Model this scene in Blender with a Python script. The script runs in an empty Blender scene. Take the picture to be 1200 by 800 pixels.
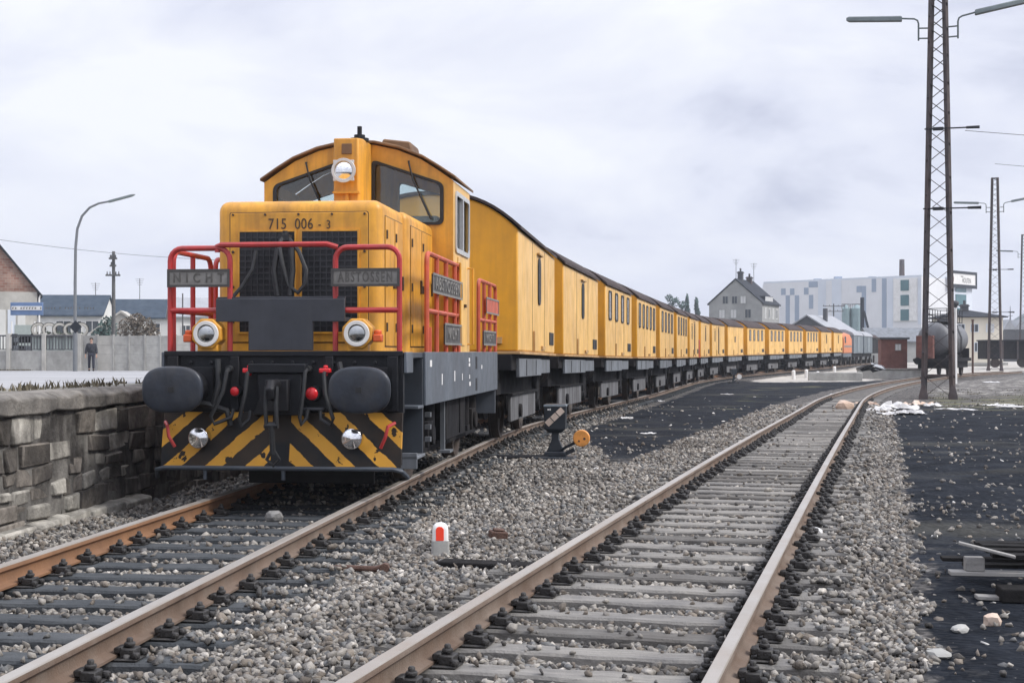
import bpy, bmesh, math, random
import numpy as np
from mathutils import Vector, Matrix

random.seed(7)
rng = np.random.default_rng(11)
S = bpy.context.scene
C = S.collection
R = math.radians

# ---------------------------------------------------------------- camera, sky, sun, exposure
F = 1667.0                      # focal length in pixels of a 1200 wide picture (50 mm)
EYE = 1.40
cd = bpy.data.cameras.new('camera'); cam = bpy.data.objects.new('camera', cd); C.objects.link(cam)
cam.location = (0, 0, EYE); cam.rotation_euler = (R(90), 0, 0)
cd.lens = 50.0; cd.sensor_width = 36.0; cd.shift_y = 0.0100
cd.clip_start = 0.1; cd.clip_end = 6000
S.camera = cam

SUN_EL, SUN_AZ = R(42), R(104)     # azimuth clockwise from +Y (view direction): light from the right, a little behind
W = bpy.data.worlds.new('World'); S.world = W; W.use_nodes = True
nt = W.node_tree; nt.nodes.clear()
def wn(t, **k):
    n = nt.nodes.new(t)
    for a, b in k.items(): setattr(n, a, b)
    return n
out = wn('ShaderNodeOutputWorld'); mixs = wn('ShaderNodeMixShader'); mixs.inputs[0].default_value = 0.93
b1 = wn('ShaderNodeBackground'); b2 = wn('ShaderNodeBackground')
sky = wn('ShaderNodeTexSky', sky_type='NISHITA', sun_disc=False, sun_elevation=SUN_EL, sun_rotation=SUN_AZ)
nt.links.new(sky.outputs[0], b1.inputs[0]); b1.inputs[1].default_value = 0.10
tc = wn('ShaderNodeTexCoord'); mp = wn('ShaderNodeMapping'); mp.inputs['Scale'].default_value = (1.0, 1.0, 2.6)
mp.inputs['Location'].default_value = (0.31, 0.1, 0.12)
nz = wn('ShaderNodeTexNoise'); nz.inputs['Scale'].default_value = 4.2; nz.inputs['Detail'].default_value = 7; nz.inputs['Roughness'].default_value = 0.52
nz.inputs['Distortion'].default_value = 0.35
cr = wn('ShaderNodeValToRGB')
cr.color_ramp.elements[0].position = 0.32; cr.color_ramp.elements[0].color = (0.48, 0.51, 0.655, 1)
cr.color_ramp.elements[1].position = 0.66; cr.color_ramp.elements[1].color = (0.93, 0.945, 1.0, 1)
e = cr.color_ramp.elements.new(0.47); e.color = (0.755, 0.78, 0.90, 1)
sx = wn('ShaderNodeSeparateXYZ'); mr = wn('ShaderNodeMapRange')
mr.inputs['From Min'].default_value = 0.22; mr.inputs['From Max'].default_value = 1.0
mr.inputs['To Min'].default_value = 1.0; mr.inputs['To Max'].default_value = 2.3
nt.links.new(tc.outputs['Generated'], mp.inputs[0]); nt.links.new(mp.outputs[0], nz.inputs['Vector'])
nt.links.new(nz.outputs[0], cr.inputs[0]); nt.links.new(cr.outputs[0], b2.inputs[0])
nt.links.new(tc.outputs['Generated'], sx.inputs[0]); nt.links.new(sx.outputs[2], mr.inputs['Value'])
nt.links.new(mr.outputs[0], b2.inputs[1])
nt.links.new(b1.outputs[0], mixs.inputs[1]); nt.links.new(b2.outputs[0], mixs.inputs[2]); nt.links.new(mixs.outputs[0], out.inputs[0])

sd = bpy.data.lights.new('sun', 'SUN'); sd.energy = 2.8; sd.angle = R(14); sd.color = (1.0, 0.965, 0.91)
so = bpy.data.objects.new('sun', sd); C.objects.link(so)
sdir = Vector((math.cos(SUN_EL)*math.sin(SUN_AZ), math.cos(SUN_EL)*math.cos(SUN_AZ), math.sin(SUN_EL)))
so.rotation_euler = (-sdir).to_track_quat('-Z', 'Y').to_euler()
S.view_settings.view_transform = 'Standard'; S.view_settings.look = 'None'
S.view_settings.exposure = 0.14; S.view_settings.gamma = 1.0; S.view_settings.use_curve_mapping = False
S.cycles.max_bounces = 6; S.cycles.transparent_max_bounces = 12

# ---------------------------------------------------------------- helpers
def tag(o, label=None, cat=None, group=None, kind=None):
    if label: o['label'] = label
    if cat: o['category'] = cat
    if group: o['group'] = group
    if kind: o['kind'] = kind
    return o

def empty(name, loc=(0, 0, 0), rz=0.0, label=None, cat=None, group=None):
    o = bpy.data.objects.new(name, None); C.objects.link(o)
    o.location = loc; o.rotation_euler = (0, 0, rz); o.empty_display_size = 0.3
    return tag(o, label, cat, group)

def copy_tree(o, parent=None):
    c = o.copy(); C.objects.link(c)
    if parent is not None: c.parent = parent
    for ch in list(o.children): copy_tree(ch, c)
    return c

class MB:
    """collects shapes and links them as one mesh object"""
    def __init__(s): s.v = []; s.f = []; s.m = []
    def add(s, vs, fs, mi=0):
        o = len(s.v); s.v += [tuple(p) for p in vs]; s.f += [tuple(i+o for i in f) for f in fs]
        s.m += ([mi]*len(fs) if isinstance(mi, int) else list(mi)); return s
    def box(s, x0, x1, y0, y1, z0, z1, rot=None, mi=0):
        vs = [Vector((x, y, z)) for z in (z0, z1) for y in (y0, y1) for x in (x0, x1)]
        if rot is not None:
            c = Vector(((x0+x1)/2, (y0+y1)/2, (z0+z1)/2)); vs = [c + rot @ (v-c) for v in vs]
        return s.add(vs, [(0,2,3,1),(4,5,7,6),(0,1,5,4),(2,6,7,3),(0,4,6,2),(1,3,7,5)], mi)
    def bar(s, p0, p1, w, h, mi=0):
        p0, p1 = Vector(p0), Vector(p1); d = (p1-p0).normalized()
        a = d.cross(Vector((0, 0, 1)));  a = a.normalized() if a.length > 1e-4 else Vector((1, 0, 0))
        b = a.cross(d).normalized(); vs = []
        for p in (p0, p1):
            for q, r in ((-1,-1),(1,-1),(1,1),(-1,1)): vs.append(p + a*q*w/2 + b*r*h/2)
        return s.add(vs, [(0,1,2,3),(4,7,6,5),(0,4,5,1),(1,5,6,2),(2,6,7,3),(3,7,4,0)], mi)
    def cyl(s, p0, p1, r0, r1=None, n=14, caps=True, mi=0):
        r1 = r0 if r1 is None else r1; p0, p1 = Vector(p0), Vector(p1); d = (p1-p0).normalized()
        a = d.orthogonal().normalized(); b = d.cross(a); vs = []
        for p, r in ((p0, r0), (p1, r1)):
            for i in range(n):
                t = 2*math.pi*i/n; vs.append(p + (a*math.cos(t)+b*math.sin(t))*r)
        fs = [(i, (i+1) % n, n+(i+1) % n, n+i) for i in range(n)]
        if caps: fs += [tuple(range(n))[::-1], tuple(range(n, 2*n))]
        return s.add(vs, fs, mi)
    def rings(s, rings, cap0=True, cap1=True, mi=0):
        n = len(rings[0]); vs = [p for r in rings for p in r]; fs = []
        for k in range(len(rings)-1):
            for i in range(n): fs.append((k*n+i, k*n+(i+1) % n, (k+1)*n+(i+1) % n, (k+1)*n+i))
        if cap0: fs.append(tuple(range(n))[::-1])
        if cap1: fs.append(tuple((len(rings)-1)*n+i for i in range(n)))
        return s.add(vs, fs, mi)
    def tube(s, path, r, n=8, mi=0):
        P = [Vector(p) for p in path]; rr = []; prev = None
        for i, p in enumerate(P):
            d = (P[min(i+1, len(P)-1)] - P[max(i-1, 0)]).normalized()
            a = d.orthogonal().normalized() if prev is None else (prev - d*prev.dot(d)).normalized()
            prev = a; b = d.cross(a); q = r[i] if isinstance(r, (list, tuple)) else r
            rr.append([p + (a*math.cos(2*math.pi*k/n)+b*math.sin(2*math.pi*k/n))*q for k in range(n)])
        return s.rings(rr, mi=mi)
    def prism(s, poly, a0, a1, ax='y', mi=0):
        def m(p, a):
            return (p[0], a, p[1]) if ax == 'y' else ((a, p[0], p[1]) if ax == 'x' else (p[0], p[1], a))
        return s.rings([[m(p, a0) for p in poly], [m(p, a1) for p in poly]], mi=mi)
    def sphere(s, c, r, sc=(1, 1, 1), n=12, m=8, mi=0):
        c = Vector(c); rr = []
        for j in range(m+1):
            t = math.pi*(j/m*0.98+0.01)
            rr.append([c+Vector((math.sin(t)*math.cos(2*math.pi*i/n)*sc[0], math.sin(t)*math.sin(2*math.pi*i/n)*sc[1], -math.cos(t)*sc[2]))*r for i in range(n)])
        return s.rings(rr, mi=mi)
    def build(s, name, mats, parent=None, bev=0.0, smooth=True, fix=True, seg=2, ang=35):
        me = bpy.data.meshes.new(name); me.from_pydata(s.v, [], s.f)
        mats = mats if isinstance(mats, (list, tuple)) else [mats]
        for mm in mats: me.materials.append(mm)
        if len(mats) > 1: me.polygons.foreach_set('material_index', s.m)
        if fix:
            bm = bmesh.new(); bm.from_mesh(me); bmesh.ops.recalc_face_normals(bm, faces=bm.faces); bm.to_mesh(me); bm.free()
        if smooth:
            me.polygons.foreach_set('use_smooth', [True]*len(me.polygons)); me.set_sharp_from_angle(angle=R(ang))
        me.update()
        o = bpy.data.objects.new(name, me); C.objects.link(o)
        if parent is not None: o.parent = parent
        if bev:
            b = o.modifiers.new('bevel', 'BEVEL'); b.width = bev; b.segments = seg; b.limit_method = 'ANGLE'; b.angle_limit = R(40)
        return o

def arch(p, q, top, r=0.12, n=5):
    """path of an upside-down U from p up to height top and down to q (same plane)"""
    p, q = Vector(p), Vector(q); d = (q-p); d.z = 0; d.normalize(); P = [p]
    for i in range(n+1):
        t = math.pi/2*i/n; P.append(Vector((p.x, p.y, top-r)) + d*(r-r*math.cos(t)) + Vector((0, 0, r*math.sin(t))))
    for i in range(n+1):
        t = math.pi/2*(1-i/n); P.append(Vector((q.x, q.y, top-r)) - d*(r-r*math.cos(t)) + Vector((0, 0, r*math.sin(t))))
    P.append(q); return P

def rrect(x0, x1, z0, z1, r, n=4):
    P = []
    for cx, cz, a in ((x1-r, z1-r, 0), (x0+r, z1-r, 90), (x0+r, z0+r, 180), (x1-r, z0+r, 270)):
        for i in range(n+1):
            t = R(a+90*i/n); P.append((cx+r*math.cos(t), cz+r*math.sin(t)))
    return P

def rpoly(pts, r, n=4):
    """rounds the corners of a polygon"""
    out = []; k = len(pts)
    for i in range(k):
        p, a, b = Vector(pts[i]), Vector(pts[i-1]), Vector(pts[(i+1) % k])
        u, w = (a-p).normalized()*r, (b-p).normalized()*r
        for j in range(n+1):
            t = j/n; out.append(tuple((p+u)*(1-t)**2 + p*2*t*(1-t) + (p+w)*t*t))
    return out

def plate_holes(name, outline, holes, fn, thick, mats, parent=None):
    bm = bmesh.new(); ed = []
    for loop in [outline]+holes:
        vs = [bm.verts.new((p[0], p[1], 0)) for p in loop]
        ed += [bm.edges.new((vs[i], vs[(i+1) % len(vs)])) for i in range(len(vs))]
    bmesh.ops.triangle_fill(bm, edges=ed, use_beauty=True)
    bmesh.ops.recalc_face_normals(bm, faces=bm.faces)
    g = bmesh.ops.extrude_face_region(bm, geom=list(bm.faces))
    for v in [e for e in g['geom'] if isinstance(e, bmesh.types.BMVert)]: v.co.z += thick
    for v in bm.verts: v.co = Vector(fn(v.co.x, v.co.y, v.co.z))
    bmesh.ops.recalc_face_normals(bm, faces=bm.faces)
    me = bpy.data.meshes.new(name); bm.to_mesh(me); bm.free(); me.materials.append(mats)
    o = bpy.data.objects.new(name, me); C.objects.link(o)
    if parent is not None: o.parent = parent
    return o

def ring_plate(mb, outline, inner, fn, thick):
    """a frame between two loops with the same number of points"""
    n = len(outline)
    a = [fn(p[0], p[1], 0) for p in outline]; b = [fn(p[0], p[1], 0) for p in inner]
    c = [fn(p[0], p[1], thick) for p in outline]; d = [fn(p[0], p[1], thick) for p in inner]
    vs = a+b+c+d; fs = []
    for i in range(n):
        j = (i+1) % n
        fs += [(i, j, n+j, n+i), (2*n+i, 3*n+i, 3*n+j, 2*n+j), (i, 2*n+i, 2*n+j, j), (n+i, n+j, 3*n+j, 3*n+i)]
    mb.add(vs, fs)

def text(name, body, size, fn, m, parent, extr=0.004, spacing=1.0, sx=1.0, font_offset=0.0):
    cu = bpy.data.curves.new('lettering', 'FONT'); cu.body = body; cu.size = size; cu.extrude = extr
    cu.align_x = 'CENTER'; cu.align_y = 'CENTER'; cu.space_character = spacing; cu.resolution_u = 3; cu.offset = font_offset
    t = bpy.data.objects.new('lettering', cu); me = bpy.data.meshes.new_from_object(t)
    bpy.data.objects.remove(t); bpy.data.curves.remove(cu)
    for v in me.vertices: v.co = Vector(fn(v.co.x*sx, v.co.y, v.co.z))
    me.materials.clear(); me.materials.append(m)
    o = bpy.data.objects.new(name, me); C.objects.link(o); o.parent = parent
    return o

# ---------------------------------------------------------------- materials
def mat(name, c, var=0.12, scale=4.0, rough=0.6, metal=0.0, bump=0.0, bscale=None, dirt=None, damt=0.4, dscale=1.5,
        streak=0.0, island=0.0, spec=0.5, stretch=(1, 1, 1), coat=0.0):
    m = bpy.data.materials.new(name); m.use_nodes = True; t = m.node_tree; N = t.nodes; L = t.links
    b = N['Principled BSDF']; b.inputs['Roughness'].default_value = rough; b.inputs['Metallic'].default_value = metal
    b.inputs['Specular IOR Level'].default_value = spec; b.inputs['Coat Weight'].default_value = coat
    tc = N.new('ShaderNodeTexCoord'); oi = N.new('ShaderNodeObjectInfo')
    ad = N.new('ShaderNodeVectorMath'); ad.operation = 'MULTIPLY_ADD'
    cmb = N.new('ShaderNodeCombineXYZ'); 
    for i in range(3): L.new(oi.outputs['Random'], cmb.inputs[i])
    ad.inputs[1].default_value = (37, 23, 11); L.new(cmb.outputs[0], ad.inputs[0]); L.new(tc.outputs['Object'], ad.inputs[2])
    def noise(sc, st=(1, 1, 1), det=5):
        mp = N.new('ShaderNodeMapping'); mp.inputs['Scale'].default_value = st; L.new(ad.outputs[0], mp.inputs[0])
        n = N.new('ShaderNodeTexNoise'); n.inputs['Scale'].default_value = sc; n.inputs['Detail'].default_value = det
        n.inputs['Roughness'].default_value = 0.62; L.new(mp.outputs[0], n.inputs['Vector']); return n.outputs[0]
    def rng_(v, a, b_, lo, hi):
        r = N.new('ShaderNodeMapRange'); r.inputs[1].default_value = a; r.inputs[2].default_value = b_
        r.inputs[3].default_value = lo; r.inputs[4].default_value = hi; L.new(v, r.inputs[0]); return r.outputs[0]
    def mix(fac, A, B, typ='MIX'):
        x = N.new('ShaderNodeMix'); x.data_type = 'RGBA'; x.blend_type = typ
        for sock, v in ((0, fac), (6, A), (7, B)):
            if hasattr(v, 'links'): L.new(v, x.inputs[sock])
            else: x.inputs[sock].default_value = v if sock == 0 else (*v[:3], 1)
        return x.outputs[2]
    n1 = noise(scale, stretch)
    v = rng_(n1, 0.3, 0.7, 1-var, 1+var); hs = N.new('ShaderNodeHueSaturation'); hs.inputs['Color'].default_value = (*c, 1)
    L.new(v, hs.inputs['Value']); col = hs.outputs[0]
    if island:
        g = N.new('ShaderNodeNewGeometry'); h2 = N.new('ShaderNodeHueSaturation')
        L.new(rng_(g.outputs['Random Per Island'], 0, 1, 1-island, 1+island), h2.inputs['Value']); L.new(col, h2.inputs['Color']); col = h2.outputs[0]
    if dirt:
        f = rng_(noise(dscale, (1, 1, 0.6)), 0.42, 0.72, 0.0, damt); col = mix(f, col, dirt)
    if streak:
        f = rng_(noise(6.0, (1.6, 1.6, 0.10), 3), 0.45, 0.75, 0.0, streak); col = mix(f, col, dirt or (0.05, 0.04, 0.035))
    L.new(col, b.inputs['Base Color'])
    L.new(rng_(n1, 0.3, 0.7, min(1, rough+0.10), max(0.05, rough-0.08)), b.inputs['Roughness'])
    if bump:
        bp = N.new('ShaderNodeBump'); bp.inputs['Strength'].default_value = bump; bp.inputs['Distance'].default_value = 0.02
        L.new(noise(bscale or scale*4), bp.inputs['Height']); L.new(bp.outputs[0], b.inputs['Normal'])
    return m

M = {}
M['yellow'] = mat('yellow_paint', (0.73, 0.345, 0.032), 0.14, 3.5, 0.45, dirt=(0.20, 0.10, 0.035), damt=0.48, streak=0.45, dscale=2.8, bump=.05, bscale=5)
M['yellow2'] = mat('faded_sunlit_yellow', (0.82, 0.49, 0.135), 0.12, 2.2, 0.42, dirt=(0.34, 0.19, 0.07), damt=0.42, streak=0.45, dscale=1.5, bump=.06, bscale=2)  # side faces: fading plus sunlight put into the colour
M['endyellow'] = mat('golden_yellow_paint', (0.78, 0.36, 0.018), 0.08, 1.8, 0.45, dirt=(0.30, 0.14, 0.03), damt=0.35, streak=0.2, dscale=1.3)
M['sill'] = mat('weathered_sill_paint', (0.50, 0.30, 0.12), 0.2, 3, 0.55, dirt=(0.12, 0.08, 0.05), damt=0.6)
M['roofbrown'] = mat('brown_roof_paint', (0.058, 0.043, 0.041), 0.25, 1.2, 0.8, dirt=(0.018, 0.015, 0.015), damt=0.6, spec=0.2)
M['cabroof'] = mat('grimy_cab_roof', (0.20, 0.105, 0.045), 0.3, 3, 0.7, dirt=(0.06, 0.04, 0.03), damt=0.7)
M['black'] = mat('sooty_black_steel', (0.009, 0.010, 0.013), 0.3, 5, 0.50, bump=0.15, bscale=40, dirt=(0.026, 0.023, 0.022), damt=0.5, spec=0.25)
M['under'] = mat('grimy_underframe', (0.012, 0.012, 0.014), 0.35, 4, 0.85, spec=0.15, dirt=(0.035, 0.03, 0.026), damt=0.5)
M['buffer'] = mat('greased_buffer_steel', (0.016, 0.021, 0.031), 0.45, 7, 0.42, dirt=(0.045, 0.042, 0.040), damt=0.7, dscale=5, bump=.12, bscale=30)
M['bluegrey'] = mat('blue_grey_frame_paint', (0.105, 0.122, 0.145), 0.14, 3, 0.5, dirt=(0.05, 0.05, 0.055), damt=0.45, streak=0.25)
M['bluedark'] = mat('dark_blue_grey_paint', (0.045, 0.055, 0.070), 0.2, 3, 0.5, dirt=(0.02, 0.02, 0.022), damt=0.5)
M['steelgrey'] = mat('dull_grey_plate', (0.028, 0.031, 0.040), 0.2, 5, 0.5, streak=0.15, dirt=(0.07, 0.07, 0.075), damt=0.2)
M['boxgrey'] = mat('grey_box_paint', (0.17, 0.185, 0.205), 0.16, 2.5, 0.6, dirt=(0.05, 0.05, 0.05), damt=0.6, streak=0.3)
M['guard'] = mat('streaked_axle_guard', (0.062, 0.060, 0.060), 0.3, 3, 0.7, dirt=(0.26, 0.26, 0.27), damt=0.12, streak=0.9)
M['red'] = mat('red_rail_paint', (0.42, 0.030, 0.030), 0.2, 6, 0.38, dirt=(0.20, 0.05, 0.04), damt=0.5, dscale=5)
M['orangered'] = mat('faded_red_paint', (0.50, 0.085, 0.035), 0.2, 6, 0.45, dirt=(0.22, 0.06, 0.04), damt=0.5, dscale=5)
M['platew'] = mat('grimy_sign_plate', (0.21, 0.20, 0.185), 0.2, 14, 0.6, dirt=(0.11, 0.10, 0.09), damt=0.6, dscale=8)
M['plated'] = mat('dark_sign_plate', (0.05, 0.048, 0.046), 0.3, 9, 0.6, dirt=(0.12, 0.10, 0.09), damt=0.3, dscale=8)
M['letter'] = mat('faded_dark_lettering', (0.095, 0.09, 0.082), 0.2, 9, 0.7)
M['number'] = mat('brown_black_lettering', (0.06, 0.035, 0.018), 0.15, 9, 0.6)
M['grille'] = mat('black_radiator_mesh', (0.010, 0.011, 0.014), 0.3, 9, 0.6)
M['grillebar'] = mat('black_grille_bar', (0.022, 0.023, 0.027), 0.3, 9, 0.5)
M['rubber'] = mat('black_rubber', (0.012, 0.012, 0.013), 0.2, 8, 0.55)
M['hose'] = mat('dusty_rubber_hose', (0.016, 0.017, 0.019), 0.25, 12, 0.6)
M['whitering'] = mat('white_ring_paint', (0.72, 0.70, 0.66), 0.08, 10, 0.4)
M['chrome'] = mat('bright_metal', (0.62, 0.62, 0.63), 0.05, 8, 0.18, metal=1.0)
M['signalred'] = mat('red_lens', (0.62, 0.018, 0.025), 0.1, 12, 0.25)
M['orange'] = mat('orange_lens', (0.62, 0.10, 0.02), 0.1, 12, 0.35)
M['silver'] = mat('pale_aluminium', (0.55, 0.55, 0.54), 0.1, 6, 0.4, metal=0.4)
M['interior'] = mat('cab_interior', (0.30, 0.34, 0.33), 0.1, 4, 0.7)
M['wheel'] = mat('wheel_steel', (0.04, 0.032, 0.027), 0.25, 8, 0.6, dirt=(0.09, 0.05, 0.03), damt=0.5)
M['railside'] = mat('rusty_rail_side', (0.125, 0.083, 0.058), 0.25, 3, 0.85, bump=0.3, bscale=60, dirt=(0.20, 0.165, 0.135), damt=0.7, dscale=2.0)
M['railorange'] = mat('orange_rusty_rail_side', (0.215, 0.108, 0.052), 0.18, 3, 0.75, bump=0.2, bscale=60, dirt=(0.14, 0.075, 0.045), damt=0.5, dscale=2.0)
M['railtop'] = mat('worn_rail_head', (0.34, 0.315, 0.285), 0.12, 2, 0.42, metal=0.25, dirt=(0.26, 0.20, 0.15), damt=0.5, dscale=2, stretch=(1, 0.3, 1))
M['chair'] = mat('black_rail_fastening', (0.022, 0.020, 0.019), 0.3, 20, 0.6, bump=0.4, bscale=60)
M['sleeper'] = mat('weathered_sleeper_wood', (0.225, 0.212, 0.192), 0.3, 9, 0.85, bump=0.6, bscale=40, dirt=(0.085, 0.083, 0.085), damt=0.8, dscale=2.2, stretch=(0.25, 6, 2))
M['sleeperb'] = mat('tarred_sleeper_wood', (0.050, 0.055, 0.060), 0.3, 9, 0.85, spec=.2, bump=0.6, bscale=40, dirt=(0.12, 0.125, 0.13), damt=0.55, dscale=2.2, stretch=(0.25, 6, 2))
M['sleeperc'] = mat('dark_weathered_sleeper_wood', (0.115, 0.108, 0.10), 0.3, 9, 0.9, bump=0.6, bscale=40, dirt=(0.21, 0.205, 0.195), damt=0.6, dscale=2.2, stretch=(0.25, 6, 2), spec=.15)
M['stone'] = None
M['wallstone'] = mat('sooty_wall_stone', (0.165, 0.147, 0.127), 0.45, 7, 0.95, bump=1.0, bscale=16, island=0.6, dirt=(0.024, 0.022, 0.023), damt=0.85, dscale=1.9, spec=0.2)
M['walllight'] = mat('limewashed_wall_stone', (0.36, 0.34, 0.30), 0.3, 7, 0.95, bump=1.0, bscale=16, island=0.3, dirt=(0.06, 0.055, 0.05), damt=0.95, dscale=3.4, spec=0.2)
M['wallcore'] = mat('crumbling_mortar', (0.05, 0.046, 0.043), 0.4, 8, 0.95, bump=1.0, bscale=20, dirt=(0.30, 0.285, 0.26), damt=0.75, dscale=2.6, spec=0.2)
M['coping'] = mat('weathered_coping_concrete', (0.20, 0.185, 0.165), 0.35, 5, 0.95, bump=0.9, bscale=18, dirt=(0.035, 0.034, 0.035), damt=0.95, dscale=1.7, spec=0.2)
M['pinkstone'] = mat('pink_sandstone', (0.36, 0.26, 0.215), 0.2, 5, 0.9, bump=0.6, dirt=(0.12, 0.10, 0.09), damt=0.5)
M['concrete'] = mat('grey_concrete', (0.35, 0.345, 0.325), 0.16, 3, 0.9, bump=0.3, dirt=(0.15, 0.145, 0.135), damt=0.65, dscale=0.9)
M['palecon'] = mat('pale_concrete_panel', (0.44, 0.425, 0.39), 0.12, 2, 0.9, dirt=(0.22, 0.21, 0.19), damt=0.5, dscale=1.2)
M['darkrail'] = mat('dark_iron_railing', (0.06, 0.062, 0.068), 0.2, 5, 0.7)
M['rustpylon'] = mat('rusty_lattice_steel', (0.070, 0.050, 0.047), 0.25, 3, 0.8, dirt=(0.045, 0.050, 0.060), damt=0.8, dscale=0.8)
M['lampgrey'] = mat('grey_green_lamp_metal', (0.11, 0.135, 0.135), 0.12, 4, 0.5)
M['lightpole'] = mat('galvanised_pole', (0.16, 0.17, 0.18), 0.12, 3, 0.5, metal=0.2)
M['darkpole'] = mat('tarred_wood_pole', (0.10, 0.10, 0.10), 0.2, 5, 0.85)
M['white'] = mat('white_paint', (0.74, 0.73, 0.71), 0.08, 3, 0.55, dirt=(0.45, 0.43, 0.40), damt=0.4)
M['render'] = mat('pale_wall_render', (0.62, 0.62, 0.60), 0.08, 0.8, 0.9, dirt=(0.42, 0.41, 0.39), damt=0.35, dscale=0.4)
M['cream'] = mat('cream_wall_render', (0.66, 0.61, 0.51), 0.08, 0.8, 0.9, dirt=(0.46, 0.42, 0.36), damt=0.35, dscale=0.5)
M['greyrender'] = mat('grey_wall_render', (0.315, 0.315, 0.305), 0.14, 0.9, 0.9, dirt=(0.20, 0.205, 0.20), damt=0.6, dscale=0.45)
M['slate'] = mat('slate_roof', (0.040, 0.058, 0.082), 0.2, 1.2, 0.85, spec=0.2, dirt=(0.075, 0.095, 0.115), damt=0.5)
M['slatedark'] = mat('dark_slate_roof', (0.028, 0.032, 0.040), 0.2, 1.2, 0.85, spec=0.2)
M['palemetal'] = mat('pale_sheet_roof', (0.30, 0.31, 0.33), 0.08, 1.0, 0.5, streak=0.2)
M['window'] = mat('dark_window_glass', (0.045, 0.055, 0.065), 0.1, 2, 0.12)
M['windowlight'] = mat('curtained_window_glass', (0.55, 0.55, 0.54), 0.1, 2, 0.25)
M['headglass'] = mat('grey_lamp_glass', (0.40, 0.41, 0.41), 0.1, 12, 0.16, metal=1.0)
M['lampglass'] = mat('clear_lamp_reflector', (0.85, 0.85, 0.86), 0.05, 12, 0.10, metal=1.0)
M['teal'] = mat('teal_window_band', (0.045, 0.13, 0.145), 0.1, 0.6, 0.15)
M['facade'] = mat('pale_factory_cladding', (0.66, 0.665, 0.68), 0.05, 0.3, 0.6, streak=0.06)
M['facadeblue'] = mat('blue_grey_cladding', (0.27, 0.325, 0.41), 0.06, 0.3, 0.6)
M['facademid'] = mat('light_blue_cladding', (0.58, 0.62, 0.68), 0.06, 0.3, 0.6)
M['silo'] = mat('silo_sheet_metal', (0.24, 0.32, 0.33), 0.1, 0.8, 0.4, metal=0.3)
M['brick'] = None
M['tank'] = mat('dull_grey_tank', (0.125, 0.13, 0.14), 0.15, 1.2, 0.5, dirt=(0.07, 0.065, 0.065), damt=0.65, dscale=0.6, streak=0.35)
M['rustred'] = mat('brown_red_brickwork', (0.150, 0.056, 0.042), 0.25, 3, 0.85, dirt=(0.08, 0.04, 0.034), damt=0.5)
M['orangep'] = mat('orange_engine_paint', (0.55, 0.17, 0.06), 0.1, 2, 0.5, dirt=(0.45, 0.2, 0.1), damt=0.3)
M['vangrey'] = mat('grey_blue_van_paint', (0.19, 0.225, 0.25), 0.1, 2, 0.6, streak=0.3)
M['timber'] = mat('bleached_timber', (0.27, 0.26, 0.245), 0.18, 8, 0.85, bump=0.4, bscale=30, dirt=(0.13, 0.125, 0.12), damt=0.6, stretch=(0.3, 5, 5))
M['darktimber'] = mat('blackened_timber', (0.020, 0.019, 0.019), 0.3, 8, 0.95, spec=.08, bump=0.4, bscale=30)
M['paper'] = mat('white_waste_paper', (0.60, 0.595, 0.59), 0.08, 6, 0.8, dirt=(0.45, 0.42, 0.38), damt=0.4, dscale=3)
M['card'] = mat('tan_cardboard', (0.47, 0.34, 0.255), 0.15, 4, 0.85, dirt=(0.70, 0.62, 0.55), damt=0.6)
M['lantern'] = mat('black_lantern_enamel', (0.020, 0.026, 0.034), 0.2, 9, 0.4)
M['lanternwhite'] = mat('milky_signal_glass', (0.62, 0.51, 0.42), 0.1, 12, 0.4, dirt=(0.30, 0.22, 0.17), damt=0.5, dscale=12)
M['weight'] = mat('orange_weight_paint', (0.74, 0.30, 0.06), 0.1, 10, 0.5, dirt=(0.25, 0.12, 0.03), damt=0.5, dscale=9)
M['fluored'] = mat('bright_red_orange_paint', (0.85, 0.055, 0.020), 0.06, 10, 0.5)
M['blue'] = mat('blue_sign_paint', (0.125, 0.20, 0.36), 0.12, 3, 0.5)
M['skin'] = mat('skin', (0.45, 0.27, 0.20), 0.05, 10, 0.55)
M['cloth'] = mat('dark_jacket_cloth', (0.020, 0.022, 0.030), 0.2, 8, 0.9)
M['coat'] = mat('grey_coat_cloth', (0.030, 0.032, 0.040), 0.2, 8, 0.9)
M['trouser'] = mat('grey_blue_trousers', (0.030, 0.033, 0.048), 0.2, 8, 0.9)
M['hair'] = mat('dark_brown_hair', (0.035, 0.025, 0.018), 0.2, 20, 0.7)
M['leafdark'] = mat('dark_evergreen_leaves', (0.040, 0.075, 0.068), 0.2, 2, 0.8, island=0.5)
M['leafgreen'] = mat('dull_green_leaves', (0.050, 0.068, 0.045), 0.2, 2, 0.8, island=0.5)
M['leafbrown'] = mat('brown_autumn_leaves', (0.105, 0.085, 0.065), 0.2, 2, 0.8, island=0.5)
M['grass'] = mat('dry_grass', (0.105, 0.09, 0.06), 0.2, 3, 0.85, island=0.5)
M['bark'] = mat('bark', (0.07, 0.055, 0.045), 0.2, 6, 0.9)
M['rust'] = mat('rusty_iron', (0.085, 0.045, 0.032), 0.25, 12, 0.8, bump=0.4)
M['cable'] = mat('black_cable', (0.03, 0.03, 0.033), 0.1, 5, 0.7)
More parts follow.
